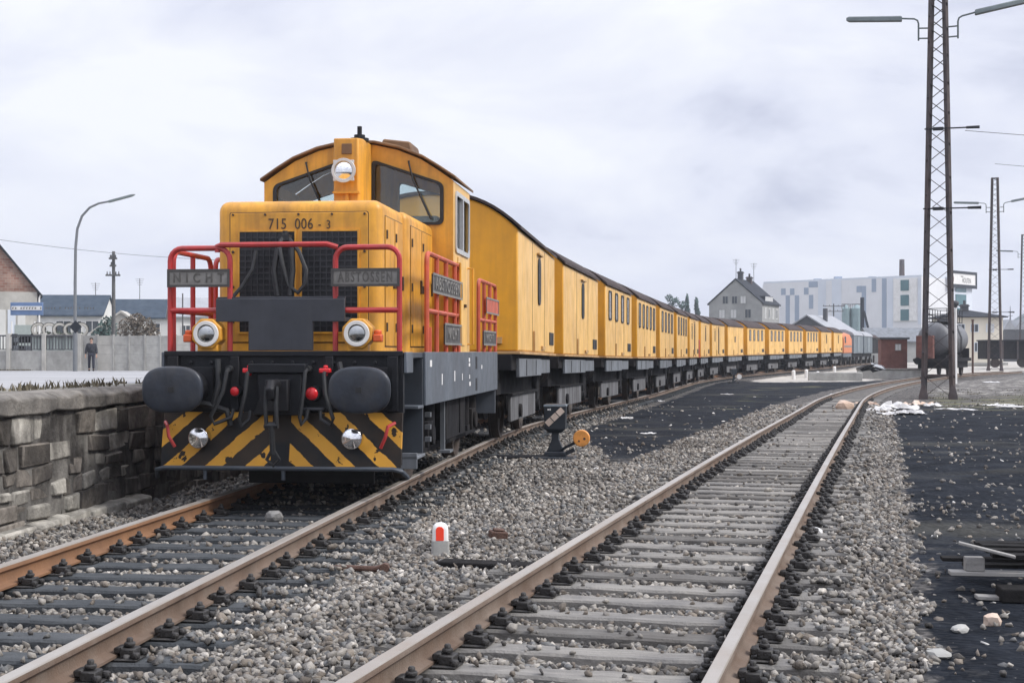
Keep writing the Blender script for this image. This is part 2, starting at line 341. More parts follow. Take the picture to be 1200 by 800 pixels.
def stone_mat():
    m = bpy.data.materials.new('ballast_stone'); m.use_nodes = True; t = m.node_tree; N = t.nodes; L = t.links; b = N['Principled BSDF']; b.inputs['Roughness'].default_value = .9; b.inputs['Specular IOR Level'].default_value = .3
    g = N.new('ShaderNodeNewGeometry'); r = N.new('ShaderNodeValToRGB'); r.color_ramp.interpolation = 'CONSTANT'; E = r.color_ramp.elements
    cs = [(.075, .074, .075), (.135, .122, .11), (.195, .19, .184), (.14, .148, .158), (.28, .273, .262), (.205, .185, .165), (.33, .322, .31), (.115, .118, .124), (.24, .236, .232), (.46, .45, .435)]
    ps = [0, .10, .22, .38, .48, .62, .72, .80, .88, .965]
    while len(E) < len(cs): E.new(.5)
    for e_, p, c in zip(E, ps, cs): e_.position = p
    for e_, c in zip(E, cs): e_.color = (c[0]*1.03, c[1]*.98, c[2]*.91, 1)
    L.new(g.outputs['Random Per Island'], r.inputs[0]); tc = N.new('ShaderNodeTexCoord')
    n1 = N.new('ShaderNodeTexNoise'); n1.inputs['Scale'].default_value = 30; n1.inputs['Detail'].default_value = 5; L.new(tc.outputs['Object'], n1.inputs['Vector'])
    n2 = N.new('ShaderNodeTexNoise'); n2.inputs['Scale'].default_value = .8; n2.inputs['Detail'].default_value = 6; L.new(tc.outputs['Object'], n2.inputs['Vector'])
    h = N.new('ShaderNodeHueSaturation'); q = N.new('ShaderNodeMapRange'); q.inputs[1].default_value = .3; q.inputs[2].default_value = .7; q.inputs[3].default_value = .72; q.inputs[4].default_value = 1.3; L.new(n1.outputs[0], q.inputs[0]); L.new(q.outputs[0], h.inputs['Value']); L.new(r.outputs[0], h.inputs['Color'])
    x = N.new('ShaderNodeMix'); x.data_type = 'RGBA'; k = N.new('ShaderNodeMapRange'); k.inputs[1].default_value = .42; k.inputs[2].default_value = .70; k.inputs[4].default_value = .55; L.new(n2.outputs[0], k.inputs[0]); L.new(k.outputs[0], x.inputs[0]); L.new(h.outputs[0], x.inputs[6]); x.inputs[7].default_value = (.075, .066, .058, 1); L.new(x.outputs[2], b.inputs['Base Color'])
    bp = N.new('ShaderNodeBump'); bp.inputs['Strength'].default_value = .6; bp.inputs['Distance'].default_value = .01; n3 = N.new('ShaderNodeTexNoise'); n3.inputs['Scale'].default_value = 70; L.new(tc.outputs['Object'], n3.inputs['Vector']); L.new(n3.outputs[0], bp.inputs['Height']); L.new(bp.outputs[0], b.inputs['Normal'])
    return m
M['stone'] = stone_mat()
M['stonegrey'] = mat('grey_field_stone', (0.24, 0.235, 0.225), .2, 14, .9, bump=.6, dirt=(.12, .115, .11), damt=.6, dscale=6)
M['hillmat'] = mat('wooded_hill', (0.060, 0.085, 0.085), 0.35, 0.03, 0.9)

def glass_mat():
    m = bpy.data.materials.new('cab_glass'); m.use_nodes = True; t = m.node_tree; t.nodes.clear()
    o = t.nodes.new('ShaderNodeOutputMaterial'); x = t.nodes.new('ShaderNodeMixShader'); tr = t.nodes.new('ShaderNodeBsdfTransparent')
    gl = t.nodes.new('ShaderNodeBsdfGlossy'); gl.inputs['Roughness'].default_value = 0.05; fr = t.nodes.new('ShaderNodeFresnel'); fr.inputs[0].default_value = 1.7
    tr.inputs[0].default_value = (0.88, 0.93, 0.93, 1)
    t.links.new(fr.outputs[0], x.inputs[0]); t.links.new(tr.outputs[0], x.inputs[1]); t.links.new(gl.outputs[0], x.inputs[2]); t.links.new(x.outputs[0], o.inputs[0]); return m
M['glass'] = glass_mat()

def brick_mat(name, c1, c2, mortar, scale):
    m = bpy.data.materials.new(name); m.use_nodes = True; t = m.node_tree; b = t.nodes['Principled BSDF']; b.inputs['Roughness'].default_value = 0.9
    tc = t.nodes.new('ShaderNodeTexCoord'); mp = t.nodes.new('ShaderNodeMapping'); mp.inputs['Rotation'].default_value = (R(90), 0, 0)
    br = t.nodes.new('ShaderNodeTexBrick'); br.inputs['Scale'].default_value = scale
    br.inputs['Color1'].default_value = (*c1, 1); br.inputs['Color2'].default_value = (*c2, 1); br.inputs['Mortar'].default_value = (*mortar, 1)
    br.inputs['Mortar Size'].default_value = 0.012; br.inputs['Bias'].default_value = -0.1
    n = t.nodes.new('ShaderNodeTexNoise'); n.inputs['Scale'].default_value = 0.9; n.inputs['Detail'].default_value = 6
    x = t.nodes.new('ShaderNodeMix'); x.data_type = 'RGBA'; x.blend_type = 'MULTIPLY'; x.inputs[0].default_value = 0.8
    r = t.nodes.new('ShaderNodeValToRGB'); r.color_ramp.elements[0].position = 0.35; r.color_ramp.elements[0].color = (0.5, 0.5, 0.5, 1); r.color_ramp.elements[1].position = 0.65
    L = t.links; L.new(tc.outputs['Object'], mp.inputs[0]); L.new(mp.outputs[0], br.inputs['Vector']); L.new(tc.outputs['Object'], n.inputs['Vector'])
    L.new(n.outputs[0], r.inputs[0]); L.new(br.outputs[0], x.inputs[6]); L.new(r.outputs[0], x.inputs[7]); L.new(x.outputs[2], b.inputs['Base Color'])
    return m
M['brick'] = brick_mat('weathered_red_brick', (0.26, 0.13, 0.095), (0.36, 0.24, 0.19), (0.36, 0.33, 0.29), 1.4)

def chevron_mat():
    """black and yellow warning stripes that lean towards the middle, with chipped edges"""
    m = bpy.data.materials.new('warning_stripes'); m.use_nodes = True; t = m.node_tree; L = t.links; b = t.nodes['Principled BSDF']; b.inputs['Roughness'].default_value = 0.5
    tc = t.nodes.new('ShaderNodeTexCoord'); sp = t.nodes.new('ShaderNodeSeparateXYZ'); L.new(tc.outputs['Object'], sp.inputs[0])
    def mt(op, a, b_=None):
        n = t.nodes.new('ShaderNodeMath'); n.operation = op
        for i, q in enumerate((a, b_)):
            if q is None: continue
            if hasattr(q, 'links'): L.new(q, n.inputs[i])
            else: n.inputs[i].default_value = q
        return n.outputs[0]
    nz = t.nodes.new('ShaderNodeTexNoise'); nz.inputs['Scale'].default_value = 9; nz.inputs['Detail'].default_value = 6; L.new(tc.outputs['Object'], nz.inputs['Vector'])
    au = mt('ABSOLUTE', mt('ADD', sp.outputs[0], 0.0)); s = mt('ADD', mt('MULTIPLY', sp.outputs[2], 1.12), au)
    s = mt('ADD', s, mt('MULTIPLY', mt('SUBTRACT', nz.outputs[0], 0.5), 0.06))
    fr = mt('FRACT', mt('ADD', mt('DIVIDE', s, 0.40), STRIPE_PHASE)); st = mt('LESS_THAN', fr, 0.44)
    chip = mt('LESS_THAN', nz.outputs[0], 0.63); st = mt('MULTIPLY', mt('MULTIPLY', st, chip), mt('GREATER_THAN', au, 0.09))
    x = t.nodes.new('ShaderNodeMix'); x.data_type = 'RGBA'; L.new(st, x.inputs[0])
    b.inputs['Specular IOR Level'].default_value = .2; x.inputs[6].default_value = (0.010, 0.011, 0.013, 1); x.inputs[7].default_value = (0.64, 0.32, 0.04, 1)
    n2 = t.nodes.new('ShaderNodeTexNoise'); n2.inputs['Scale'].default_value = 3.0; n2.inputs['Detail'].default_value = 5; L.new(tc.outputs['Object'], n2.inputs['Vector'])
    r = t.nodes.new('ShaderNodeMapRange'); r.inputs[1].default_value = 0.35; r.inputs[2].default_value = 0.7; r.inputs[3].default_value = 0.0; r.inputs[4].default_value = 0.28; L.new(n2.outputs[0], r.inputs[0])
    y = t.nodes.new('ShaderNodeMix'); y.data_type = 'RGBA'; L.new(r.outputs[0], y.inputs[0]); L.new(x.outputs[2], y.inputs[6]); y.inputs[7].default_value = (0.12, 0.07, 0.03, 1)
    L.new(y.outputs[2], b.inputs['Base Color']); return m
STRIPE_PHASE = 0.725
M['chevron'] = chevron_mat()

# ---------------------------------------------------------------- lie of the land
def ramp_slope(pts):
    ys = np.arange(-30.0, 700.0, 0.25); sl = np.interp(ys, [p[0] for p in pts], [p[1] for p in pts])
    return ys, sl, np.concatenate([[0], np.cumsum((sl[1:]+sl[:-1])/2*0.25)])
Y1, S1, X1 = ramp_slope([(-30, .105), (24, .105), (32, .175), (42, .198), (70, .196), (80, .205), (104, .39), (118, .40), (150, .36), (700, .36)])
X1 = X1 - np.interp(13.6, Y1, X1) - 2.15
Y2, S2, X2 = ramp_slope([(-30, .262), (45, .262), (95, .45), (125, .9), (700, .9)])
X2 = X2 - np.interp(6.0, Y2, X2) + 0.049
def c1(y): return np.interp(y, Y1, X1)
def c2(y): return np.interp(y, Y2, X2)
def s1(y): return np.interp(y, Y1, S1)
def s2(y): return np.interp(y, Y2, S2)
_gy = np.arange(-40, 420, 1.0)
_gg = np.interp(_gy, [-40, 15, 23, 31, 38, 47, 57, 71, 90, 120, 150, 170, 420], [0, 0, -.03, -.10, -.16, -.22, -.28, -.30, -.30, -.17, -.03, 0, 0])
_gg = np.convolve(np.pad(_gg, 5, mode='edge'), np.ones(11)/11, 'valid')
def gz(y): return np.interp(y, _gy, _gg)
_py = np.arange(-40, 420, 1.0)
_pg = np.interp(_py, [-40, 18, 45, 72, 420], [1.03, 1.03, .68, .38, .34])
_pg = np.convolve(np.pad(_pg, 5, mode='edge'), np.ones(11)/11, 'valid')
def pz(y): return np.interp(y, _py, _pg)
WALL = 1.92
def wallx(y): return c1(y) - WALL
def at(px, py, d):
    """the point d metres ahead that a pixel of the 1200 x 800 photograph looks at"""
    return Vector(((px-600)/F*d, d, EYE-(py-412)/F*d))
def smooth(a, b, x): 
    t = np.clip((np.asarray(x, float)-a)/(b-a), 0, 1); return t*t*(3-2*t)

# ---------------------------------------------------------------- ground
def zone_cinder(x, y):
    a = smooth(0, .55, x-(c1(y)+1.45+1.2*smooth(32, 18, y)))*smooth(0, .5, (c2(y)-1.95)-x)*smooth(17.5, 22, y)*smooth(97, 86, y)
    b = smooth(0, .5, x-(c2(y)+1.5))*smooth(53, 42, y)
    return np.clip(a+b, 0, 1)
def zone_pale(x, y):
    a = smooth(84, 92, y)*smooth(0, 2, x-(c1(y)+2.2))*smooth(0, 3, (c2(y)-2.0)-x)
    b = .40*smooth(50, 64, y)*smooth(0, 1, x-(c2(y)+2.0))
    return np.clip(a+b, 0, 1)
def zone_grass(x, y):
    a = smooth(40, 47, y)*smooth(78, 50, y)*smooth(0, 1, x-(c2(y)+2.5))
    b = .6*smooth(30, 50, y)*smooth(95, 70, y)*smooth(0, 1.5, x-(c1(y)+3.2))*smooth(0, 1.5, (c2(y)-2.6)-x)
    return np.clip(a+b, 0, 1)

def ground_mat():
    m = bpy.data.materials.new('yard_ground'); m.use_nodes = True; t = m.node_tree; N = t.nodes; L = t.links; b = N['Principled BSDF']; b.inputs['Roughness'].default_value = 0.95
    b.inputs['Specular IOR Level'].default_value = 0.06
    tc = N.new('ShaderNodeTexCoord'); P = tc.outputs['Object']
    at_ = N.new('ShaderNodeAttribute'); at_.attribute_name = 'zone'; sp = N.new('ShaderNodeSeparateColor'); L.new(at_.outputs['Color'], sp.inputs[0])
    def noise(sc, st=(1, 1, 1), det=6, ro=.6):
        mp = N.new('ShaderNodeMapping'); mp.inputs['Scale'].default_value = st; L.new(P, mp.inputs[0])
        n = N.new('ShaderNodeTexNoise'); n.inputs['Scale'].default_value = sc; n.inputs['Detail'].default_value = det; n.inputs['Roughness'].default_value = ro
        L.new(mp.outputs[0], n.inputs['Vector']); return n.outputs[0]
    def mr(v, a, b_, lo=0.0, hi=1.0):
        r = N.new('ShaderNodeMapRange'); r.inputs[1].default_value = a; r.inputs[2].default_value = b_; r.inputs[3].default_value = lo; r.inputs[4].default_value = hi; L.new(v, r.inputs[0]); return r.outputs[0]
    def ma(op, a, b_):
        n = N.new('ShaderNodeMath'); n.operation = op
        for i, q in enumerate((a, b_)):
            if hasattr(q, 'links'): L.new(q, n.inputs[i])
            else: n.inputs[i].default_value = q
        return n.outputs[0]
    def mix(f, A, B):
        x = N.new('ShaderNodeMix'); x.data_type = 'RGBA'
        for k, v in ((0, f), (6, A), (7, B)):
            if hasattr(v, 'links'): L.new(v, x.inputs[k])
            else: x.inputs[k].default_value = v if k == 0 else (*v, 1)
        return x.outputs[2]
    vo = N.new('ShaderNodeTexVoronoi'); vo.inputs['Scale'].default_value = 15; L.new(P, vo.inputs['Vector'])
    sc = N.new('ShaderNodeSeparateColor'); L.new(vo.outputs['Color'], sc.inputs[0])
    bal = mix(mr(sc.outputs[0], .15, 1.0), (.045, .042, .040), (.27, .25, .23))
    bal = mix(mr(vo.outputs['Distance'], .35, .75, 0, .75), bal, (.03, .03, .032))
    bal = mix(mr(noise(.55), .40, .68, 0, .45), bal, (.10, .098, .10))
    cin = mix(mr(noise(2.2), .35, .7), (.008, .010, .014), (.024, .028, .036))
    spk = mr(noise(19, det=3), .70, .73); cin = mix(ma('MULTIPLY', spk, .55), cin, (.28, .27, .26))
    cin = mix(mr(noise(.35, (.45, 1.3, 1)), .54, .70, 0, .45), cin, (.12, .115, .095)); cin = mix(mr(noise(5.5), .58, .75, 0, .5), cin, (.085, .083, .082))
    pal = mix(mr(noise(.6), .35, .68), (.36, .34, .31), (.55, .525, .48)); pal = mix(mr(noise(.35, (.4, 1.5, 1)), .5, .68, 0, .55), pal, (.14, .14, .14))
    gra = mix(mr(noise(1.3), .35, .68), (.075, .085, .045), (.20, .185, .125))
    n0 = noise(1.7, det=8, ro=.7)
    def edge(chan, k=.55): 
        return mr(ma('ADD', chan, ma('MULTIPLY', ma('SUBTRACT', n0, .5), 1.6)), .5-.12, .5+.12)
    col = mix(edge(sp.outputs[0]), bal, cin); col = mix(edge(sp.outputs[1]), col, pal)
    n1 = noise(.45, (.5, 1.4, 1), 7, .65)
    gf = mr(ma('ADD', ma('MULTIPLY', sp.outputs[2], .55), ma('MULTIPLY', ma('SUBTRACT', n1, .5), 2.2)), .42, .62, 0, .85); gf = ma('MULTIPLY', gf, mr(sp.outputs[2], 0, .15))
    col = mix(gf, col, gra)
    L.new(col, b.inputs['Base Color'])
    bp = N.new('ShaderNodeBump'); bp.inputs['Strength'].default_value = .8; bp.inputs['Distance'].default_value = .03
    L.new(ma('ADD', ma('MULTIPLY', mr(vo.outputs['Distance'], 0, .8, 1, 0), 1.0), noise(9)), bp.inputs['Height']); L.new(bp.outputs[0], b.inputs['Normal'])
    return m

def grid_sheet(name, xs, ys, zf, m, xoff=None, zone=None):
    Xg, Yg = np.meshgrid(np.asarray(xs, float), np.asarray(ys, float))
    if xoff is not None: Xg = Xg + xoff(Yg)
    Zg = zf(Xg, Yg); nx, ny = len(xs), len(ys)
    co = np.stack([Xg, Yg, Zg], -1).reshape(-1, 3)
    i = np.arange((nx-1)*(ny-1)); r, c = i//(nx-1), i % (nx-1); a = r*nx+c
    q = np.stack([a, a+1, a+nx+1, a+nx], -1)
    me = bpy.data.meshes.new(name); me.from_pydata(co.tolist(), [], q.tolist()); me.materials.append(m)
    if zone is not None:
        at_ = me.color_attributes.new('zone', 'FLOAT_COLOR', 'POINT'); at_.data.foreach_set('color', zone(co[:, 0], co[:, 1]).reshape(-1).astype(np.float32))
    me.polygons.foreach_set('use_smooth', [True]*len(me.polygons)); me.update()
    o = bpy.data.objects.new(name, me); C.objects.link(o); return o

def ground_z(x, y):
    x = np.asarray(x, float); y = np.asarray(y, float)
    n = .012*np.sin(x*2.1+y*1.3)+.010*np.sin(x*3.7-y*2.9)+.015*np.sin(x*.7+y*.43)
    near_track = np.minimum(np.abs(x-c1(y)), np.abs(x-c2(y)))
    lift = .035*smooth(1.3, 2.0, near_track)-.004*smooth(1.35, 1.15, near_track)
    far = smooth(60, 120, near_track)
    return gz(y)-.212+lift+n*smooth(.9, 1.6, near_track)-far*.03
xs = np.concatenate([np.array([-950, -500, -200, -80, -40, -20, -12]), np.arange(-9, 32, .35), np.array([33, 35, 38, 42, 48, 56, 70, 90, 130, 200, 400, 700, 950])])
ys = np.concatenate([np.array([-30, -12, -5, 0]), np.arange(2, 60, .35), np.arange(60, 130, 1.5), np.array([132, 136, 142, 150, 165, 190, 230, 300, 420, 700, 1000, 1400])])
def zoner(x, y):
    return np.stack([zone_cinder(x, y), zone_pale(x, y), zone_grass(x, y), np.ones_like(x)], -1)
g = grid_sheet('ground', xs, ys, ground_z, ground_mat(), zone=zoner); g['kind'] = 'structure'

# ---------------------------------------------------------------- ballast stones
def stone_cloud(name, pts, radius, m, flat=.75, kinds=14):
    """pts n x 3 centres, radius n: angular stones joined into one mesh"""
    n = len(pts); kind = rng.integers(0, kinds, n); VV = []; FF = []; off = 0
    for k in range(kinds):                                                # each kind is the hull of a few random points: flat broken faces
        q = rng.normal(0, 1, (11, 3)); q /= np.linalg.norm(q, axis=1)[:, None]; q = q*rng.uniform(.80, 1.08, (11, 1))*rng.uniform(.58, 1.28, (1, 3))
        bm = bmesh.new(); vs_ = [bm.verts.new(p) for p in q]; bmesh.ops.convex_hull(bm, input=vs_)
        bmesh.ops.delete(bm, geom=[v for v in bm.verts if not v.link_faces], context='VERTS'); bmesh.ops.triangulate(bm, faces=bm.faces); bm.verts.index_update()
        base = np.array([v.co[:] for v in bm.verts]); fa = np.array([[v.index for v in f.verts] for f in bm.faces]); bm.free()
        ix = np.where(kind == k)[0]; m_ = len(ix)
        a = rng.uniform(0, 2*np.pi, m_); b = rng.uniform(-.6, .6, m_); ca, sa, cb, sb = np.cos(a), np.sin(a), np.cos(b), np.sin(b)
        x, y, z = base[None, :, 0], base[None, :, 1], base[None, :, 2]*flat
        y2 = y*cb[:, None]-z*sb[:, None]; z2 = y*sb[:, None]+z*cb[:, None]
        x3 = x*ca[:, None]-y2*sa[:, None]; y3 = x*sa[:, None]+y2*ca[:, None]
        V = np.stack([x3, y3, z2], -1)*radius[ix][:, None, None] + pts[ix][:, None, :]
        VV.append(V.reshape(-1, 3)); FF.append((fa[None]+(np.arange(m_)*len(base))[:, None, None]+off).reshape(-1)); off += m_*len(base)
    V = np.concatenate(VV); Fc = np.concatenate(FF)
    me = bpy.data.meshes.new(name); me.vertices.add(len(V)); me.vertices.foreach_set('co', V.reshape(-1).astype(np.float32))
    me.loops.add(len(Fc)); me.loops.foreach_set('vertex_index', Fc.astype(np.int32)); nf = len(Fc)//3
    me.polygons.add(nf); me.polygons.foreach_set('loop_start', (np.arange(nf)*3).astype(np.int32))
    me.materials.append(m); me.update(calc_edges=True); me.validate()
    o = bpy.data.objects.new(name, me); C.objects.link(o); o['kind'] = 'stuff'; return o

SP = .52                                            # sleeper spacing
def sleeper_ys(cf, sf, y0, y1):
    out = []; y = y0
    while y < y1: out.append(y); y += SP/math.sqrt(1+float(sf(y))**2)
    return out
YS1 = sleeper_ys(c1, s1, 3.2, 175); YS2 = sleeper_ys(c2, s2, 4.4, 116)

def on_track(x, y, c, s, YS):
    """(over a sleeper, over a rail)"""
    co = 1/np.sqrt(1+s(y)**2); u = (x-c(y))*co; v = y+u*s(y)*co            # v: where the square line through the point meets the centre line
    d = np.abs(np.asarray(YS)[np.clip(np.searchsorted(YS, v), 1, len(YS)-1)-np.array([[0], [1]])]-v).min(0)*np.sqrt(1+s(y)**2)
    return (d < .112) & (np.abs(u) < 1.27), np.abs(np.abs(u)-.752) < .085, np.abs(u)

def scatter(y0, y1, dens, r0, r1, cinder_keep):
    wid = lambda y: .41*y+1.6
    n = int(dens*(y1-y0)*(wid(y0)+wid(y1))); y = rng.uniform(y0, y1, n); x = rng.uniform(-1, 1, n)*wid(y1)
    k = (np.abs(x) < wid(y)) & (x > wallx(y)+.04); x, y = x[k], y[k]
    z = zone_cinder(x, y); p = zone_pale(x, y); n0 = .25*np.sin(x*5.1+y*3.3)+.25*np.sin(x*11.3-y*7.7)
    k = rng.uniform(0, 1, len(x)) < np.where(z+n0*.5 > .5, cinder_keep, 1.0)*np.where(p > .5, .1, 1); x, y = x[k], y[k]
    a1, b1_, u1 = on_track(x, y, c1, s1, YS1); a2, b2_, u2 = on_track(x, y, c2, s2, YS2)
    kp = np.where(a1 | a2, .035, 1.0)*np.where(b1_ | b2_, .12, 1.0)
    kp = np.where(((u1 > 1.0) & a1) | ((u2 > 1.0) & a2), .4, kp)             # sleeper ends lie half buried
    kp = np.where((u1 < .75) & (y > 14.5) & (y < 100), .35, kp)
    k = rng.uniform(0, 1, len(x)) < kp; x, y, a = x[k], y[k], (a1 | a2)[k]
    r = rng.uniform(r0, r1, len(x))*rng.uniform(.7, 1.25, len(x))
    zz = ground_z(x, y)+rng.uniform(-.012, .022, len(x)); zz = np.where(a, gz(y)-.164+r*.35, zz)
    return np.stack([x, y, zz], -1), r
A = [scatter(3.6, 9, 1550, .016, .038, .03), scatter(9, 15, 1050, .018, .040, .03), scatter(15, 27, 440, .025, .045, .02), scatter(27, 48, 85, .035, .06, .015)]
stone_cloud('ballast_stones', np.concatenate([a[0] for a in A]), np.concatenate([a[1] for a in A]), M['stone'])
# pale chips lying about on the black cinder
n = 620; y = 6+54*rng.uniform(0, 1, n)**1.6; x = rng.uniform(-1, 1, n)*(.40*y+1.5); k = zone_cinder(x, y) > .6; x, y = x[k], y[k]
M['chip'] = mat('pale_stone_chip', (.52, .505, .48), .15, 8, .85, island=.45)
stone_cloud('stone_chips', np.stack([x, y, ground_z(x, y)+.006], -1), rng.uniform(.014, .045, len(x))*(1+y/60), M['chip'], flat=.22)

# ---------------------------------------------------------------- tracks
PROF = [(.030, 0.0), (.0355, -.008), (.0355, -.034), (.013, -.048), (.009, -.060), (.009, -.108), (.020, -.122), (.0625, -.134), (.0625, -.148)]
def rail_mesh(name, cf, sf, off, ys, mats, parent, inner):
    right = PROF; loop = [(-a, b) for a, b in reversed(right)]+list(right)     # left foot up over the head and down to the right foot
    n = len(loop); mb = MB(); rr = []
    for y in ys:
        s = float(sf(y)); q = 1/math.sqrt(1+s*s); nx, ny = q, -s*q; x0, z0 = float(cf(y)), float(gz(y))
        rr.append([(x0+(off+a)*nx, y+(off+a)*ny, z0+b) for a, b in loop])
    vs = [p for r in rr for p in r]; fs = []; mi = []
    for k in range(len(rr)-1):
        for i in range(n):
            j = (i+1) % n; fs.append((k*n+i, k*n+j, (k+1)*n+j, (k+1)*n+i)); mi.append(1 if i in (7, 8, 9) else 0)
    fs += [tuple(range(n))[::-1], tuple((len(rr)-1)*n+i for i in range(n))]; mi += [0, 0]
    mb.add(vs, fs, mi); return mb.build(name, mats, parent, ang=50)

def chair_mesh():
    mb = MB(); rr = random.Random(3)
    mb.box(-.172, .172, -.075, .075, -.163, -.1485)
    for s in (-1, 1):
        mb.box(*sorted((s*.072, s*.150)), -.050, .050, -.150, -.102)
        mb.box(*sorted((s*.040, s*.088)), -.045, .045, -.128, -.094, rot=Matrix.Rotation(s*R(-12), 3, 'Y'))
        mb.cyl((s*.108, 0, -.10), (s*.108, 0, -.052), .018, n=8); mb.cyl((s*.108, 0, -.096), (s*.108, 0, -.074), .032, n=6)
        mb.cyl((s*.162, .055, -.15), (s*.162, .055, -.118), .022, n=8); mb.cyl((s*.162, -.055, -.15), (s*.162, -.055, -.118), .022, n=8)
    o = mb.build('rail_chair', M['chair'], bev=.006, seg=1); me = o.data; mods = o; return o

def sleeper_mesh(seed, m):
    rr = random.Random(seed); mb = MB(); nx = 14; rings = []
    for i in range(nx+1):
        x = -1.25+2.5*i/nx; w = .104+rr.uniform(-.008, .010); h = rr.uniform(-.006, .004)
        e = rr.uniform(-.03, .03) if i in (0, nx) else 0
        rings.append([(x+e, -w, -.31), (x+e, w, -.31), (x+e, w, -.178+h), (x+e, w-.014, -.164+h*.5), (x+e, -w+.014, -.164+h*.5), (x+e, -w, -.178+h)])
    mb.rings(rings); o = mb.build('sleeper_shape', m, smooth=False); me = o.data; bpy.data.objects.remove(o); return me

def make_track(label, cf, sf, YS, y0, y1, railmats, smats, n_parts):
    t = empty('railway_track', (0, 0, 0), 0, label, 'railway track')
    ys = np.concatenate([np.arange(y0, min(y1, 70), .7), np.arange(70, y1, 2.0)]) if y1 > 70 else np.arange(y0, y1, .7)
    rail_mesh('rail', cf, sf, -.7525, ys, railmats[0], t, 1); rail_mesh('rail', cf, sf, .7525, ys, railmats[1], t, -1)
    ch = chair_mesh(); var = [sleeper_mesh(s, smats[s % len(smats)]) for s in range(5)]
    rr = random.Random(5); far = MB()
    for i, y in enumerate(YS):
        s = float(sf(y)); loc = Vector((float(cf(y))+rr.uniform(-.03, .03), y, float(gz(y)))); rz = -math.atan(s)+rr.uniform(-.012, .012)
        if i < n_parts:
            me = var[rr.randrange(5)]
            o = bpy.data.objects.new('sleeper', me); C.objects.link(o); o.parent = t; o.location = loc; o.rotation_euler = (0, 0, rz)
            for sg in (-1, 1):
                if i == 0 and sg == -1: c = ch
                else: c = ch.copy(); C.objects.link(c)
                c.parent = o; c.location = (sg*.7525, 0, 0)
        else:
            q = Matrix.Rotation(rz, 3, 'Z'); vs = [loc+q @ Vector(p) for p in [(a, b, c) for c in (-.30, -.164) for b in (-.105, .105) for a in (-1.25, 1.25)]]
            far.add(vs, [(0,2,3,1),(4,5,7,6),(0,1,5,4),(2,6,7,3),(0,4,6,2),(1,3,7,5)])
    o = far.build('sleeper', smats[0], t, smooth=False); o['kind'] = 'stuff'
    return t
make_track('curving railway track with blackened sleepers on which the yellow locomotive and its wagons stand', c1, s1, YS1, 3.0, 178,
           ([M['railorange'], M['railtop']], [M['railside'], M['railtop']]), [M['sleeperb']], 100)
make_track('empty railway track with bleached wooden sleepers curving away to the right', c2, s2, YS2, 4.0, 118,
           ([M['railside'], M['railtop']], [M['railside'], M['railtop']]), [M['sleeper'], M['sleeper'], M['sleeperc'], M['sleeper'], M['sleeperc']], 100)

# ---------------------------------------------------------------- loading platform with its stone wall
def plat_mat():
    m = bpy.data.materials.new('platform_surface'); m.use_nodes = True; t = m.node_tree; N = t.nodes; L = t.links; b = N['Principled BSDF']; b.inputs['Roughness'].default_value = .75
    tc = N.new('ShaderNodeTexCoord'); at_ = N.new('ShaderNodeAttribute'); at_.attribute_name = 'zone'; sp = N.new('ShaderNodeSeparateColor'); L.new(at_.outputs['Color'], sp.inputs[0])
    def noise(sc, st=(1, 1, 1)):
        mp = N.new('ShaderNodeMapping'); mp.inputs['Scale'].default_value = st; L.new(tc.outputs['Object'], mp.inputs[0])
        n = N.new('ShaderNodeTexNoise'); n.inputs['Scale'].default_value = sc; n.inputs['Detail'].default_value = 6; L.new(mp.outputs[0], n.inputs['Vector']); return n.outputs[0]
    def ramp(v, a, ca, b_, cb):
        r = N.new('ShaderNodeValToRGB'); r.color_ramp.elements[0].position = a; r.color_ramp.elements[0].color = (*ca, 1); r.color_ramp.elements[1].position = b_; r.color_ramp.elements[1].color = (*cb, 1)
        L.new(v, r.inputs[0]); return r.outputs[0]
    road = ramp(noise(.5, (1, .5, 1)), .35, (.24, .24, .245), .65, (.345, .345, .35))
    dirt = ramp(noise(3.0), .35, (.09, .085, .06), .65, (.24, .23, .19))
    add = N.new('ShaderNodeMath'); add.operation = 'ADD'; L.new(sp.outputs[0], add.inputs[0])
    sb = N.new('ShaderNodeMath'); sb.operation = 'MULTIPLY_ADD'; L.new(noise(1.1), sb.inputs[0]); sb.inputs[1].default_value = 1.2; sb.inputs[2].default_value = -.6; L.new(sb.outputs[0], add.inputs[1])
    mr = N.new('ShaderNodeMapRange'); mr.inputs[1].default_value = .35; mr.inputs[2].default_value = .65; L.new(add.outputs[0], mr.inputs[0])
    x = N.new('ShaderNodeMix'); x.data_type = 'RGBA'; L.new(mr.outputs[0], x.inputs[0]); L.new(dirt, x.inputs[6]); L.new(road, x.inputs[7]); L.new(x.outputs[2], b.inputs['Base Color'])
    return m
us = -np.concatenate([np.array([.33]), np.arange(.5, 4, .25), np.array([4.5, 5.5, 7, 9, 12, 16, 22, 30, 45, 70, 120, 250])])[::-1]
def platzone(x, y):
    u = wallx(y)-x; r = smooth(.75, 1.35, u+.0*y)*smooth(82, 76, y); return np.stack([r, r*0, r*0, r*0+1], -1)
ysp = np.concatenate([np.arange(5.5, 80, .8), np.array([82, 86, 92, 100, 112, 130, 160, 200, 280, 400])])
ro = grid_sheet('road', us, ysp, lambda X_, Y_: pz(Y_)-.02*np.clip((wallx(Y_)-X_)/3, 0, 1), plat_mat(), xoff=lambda y: wallx(y), zone=platzone); ro['kind'] = 'structure'

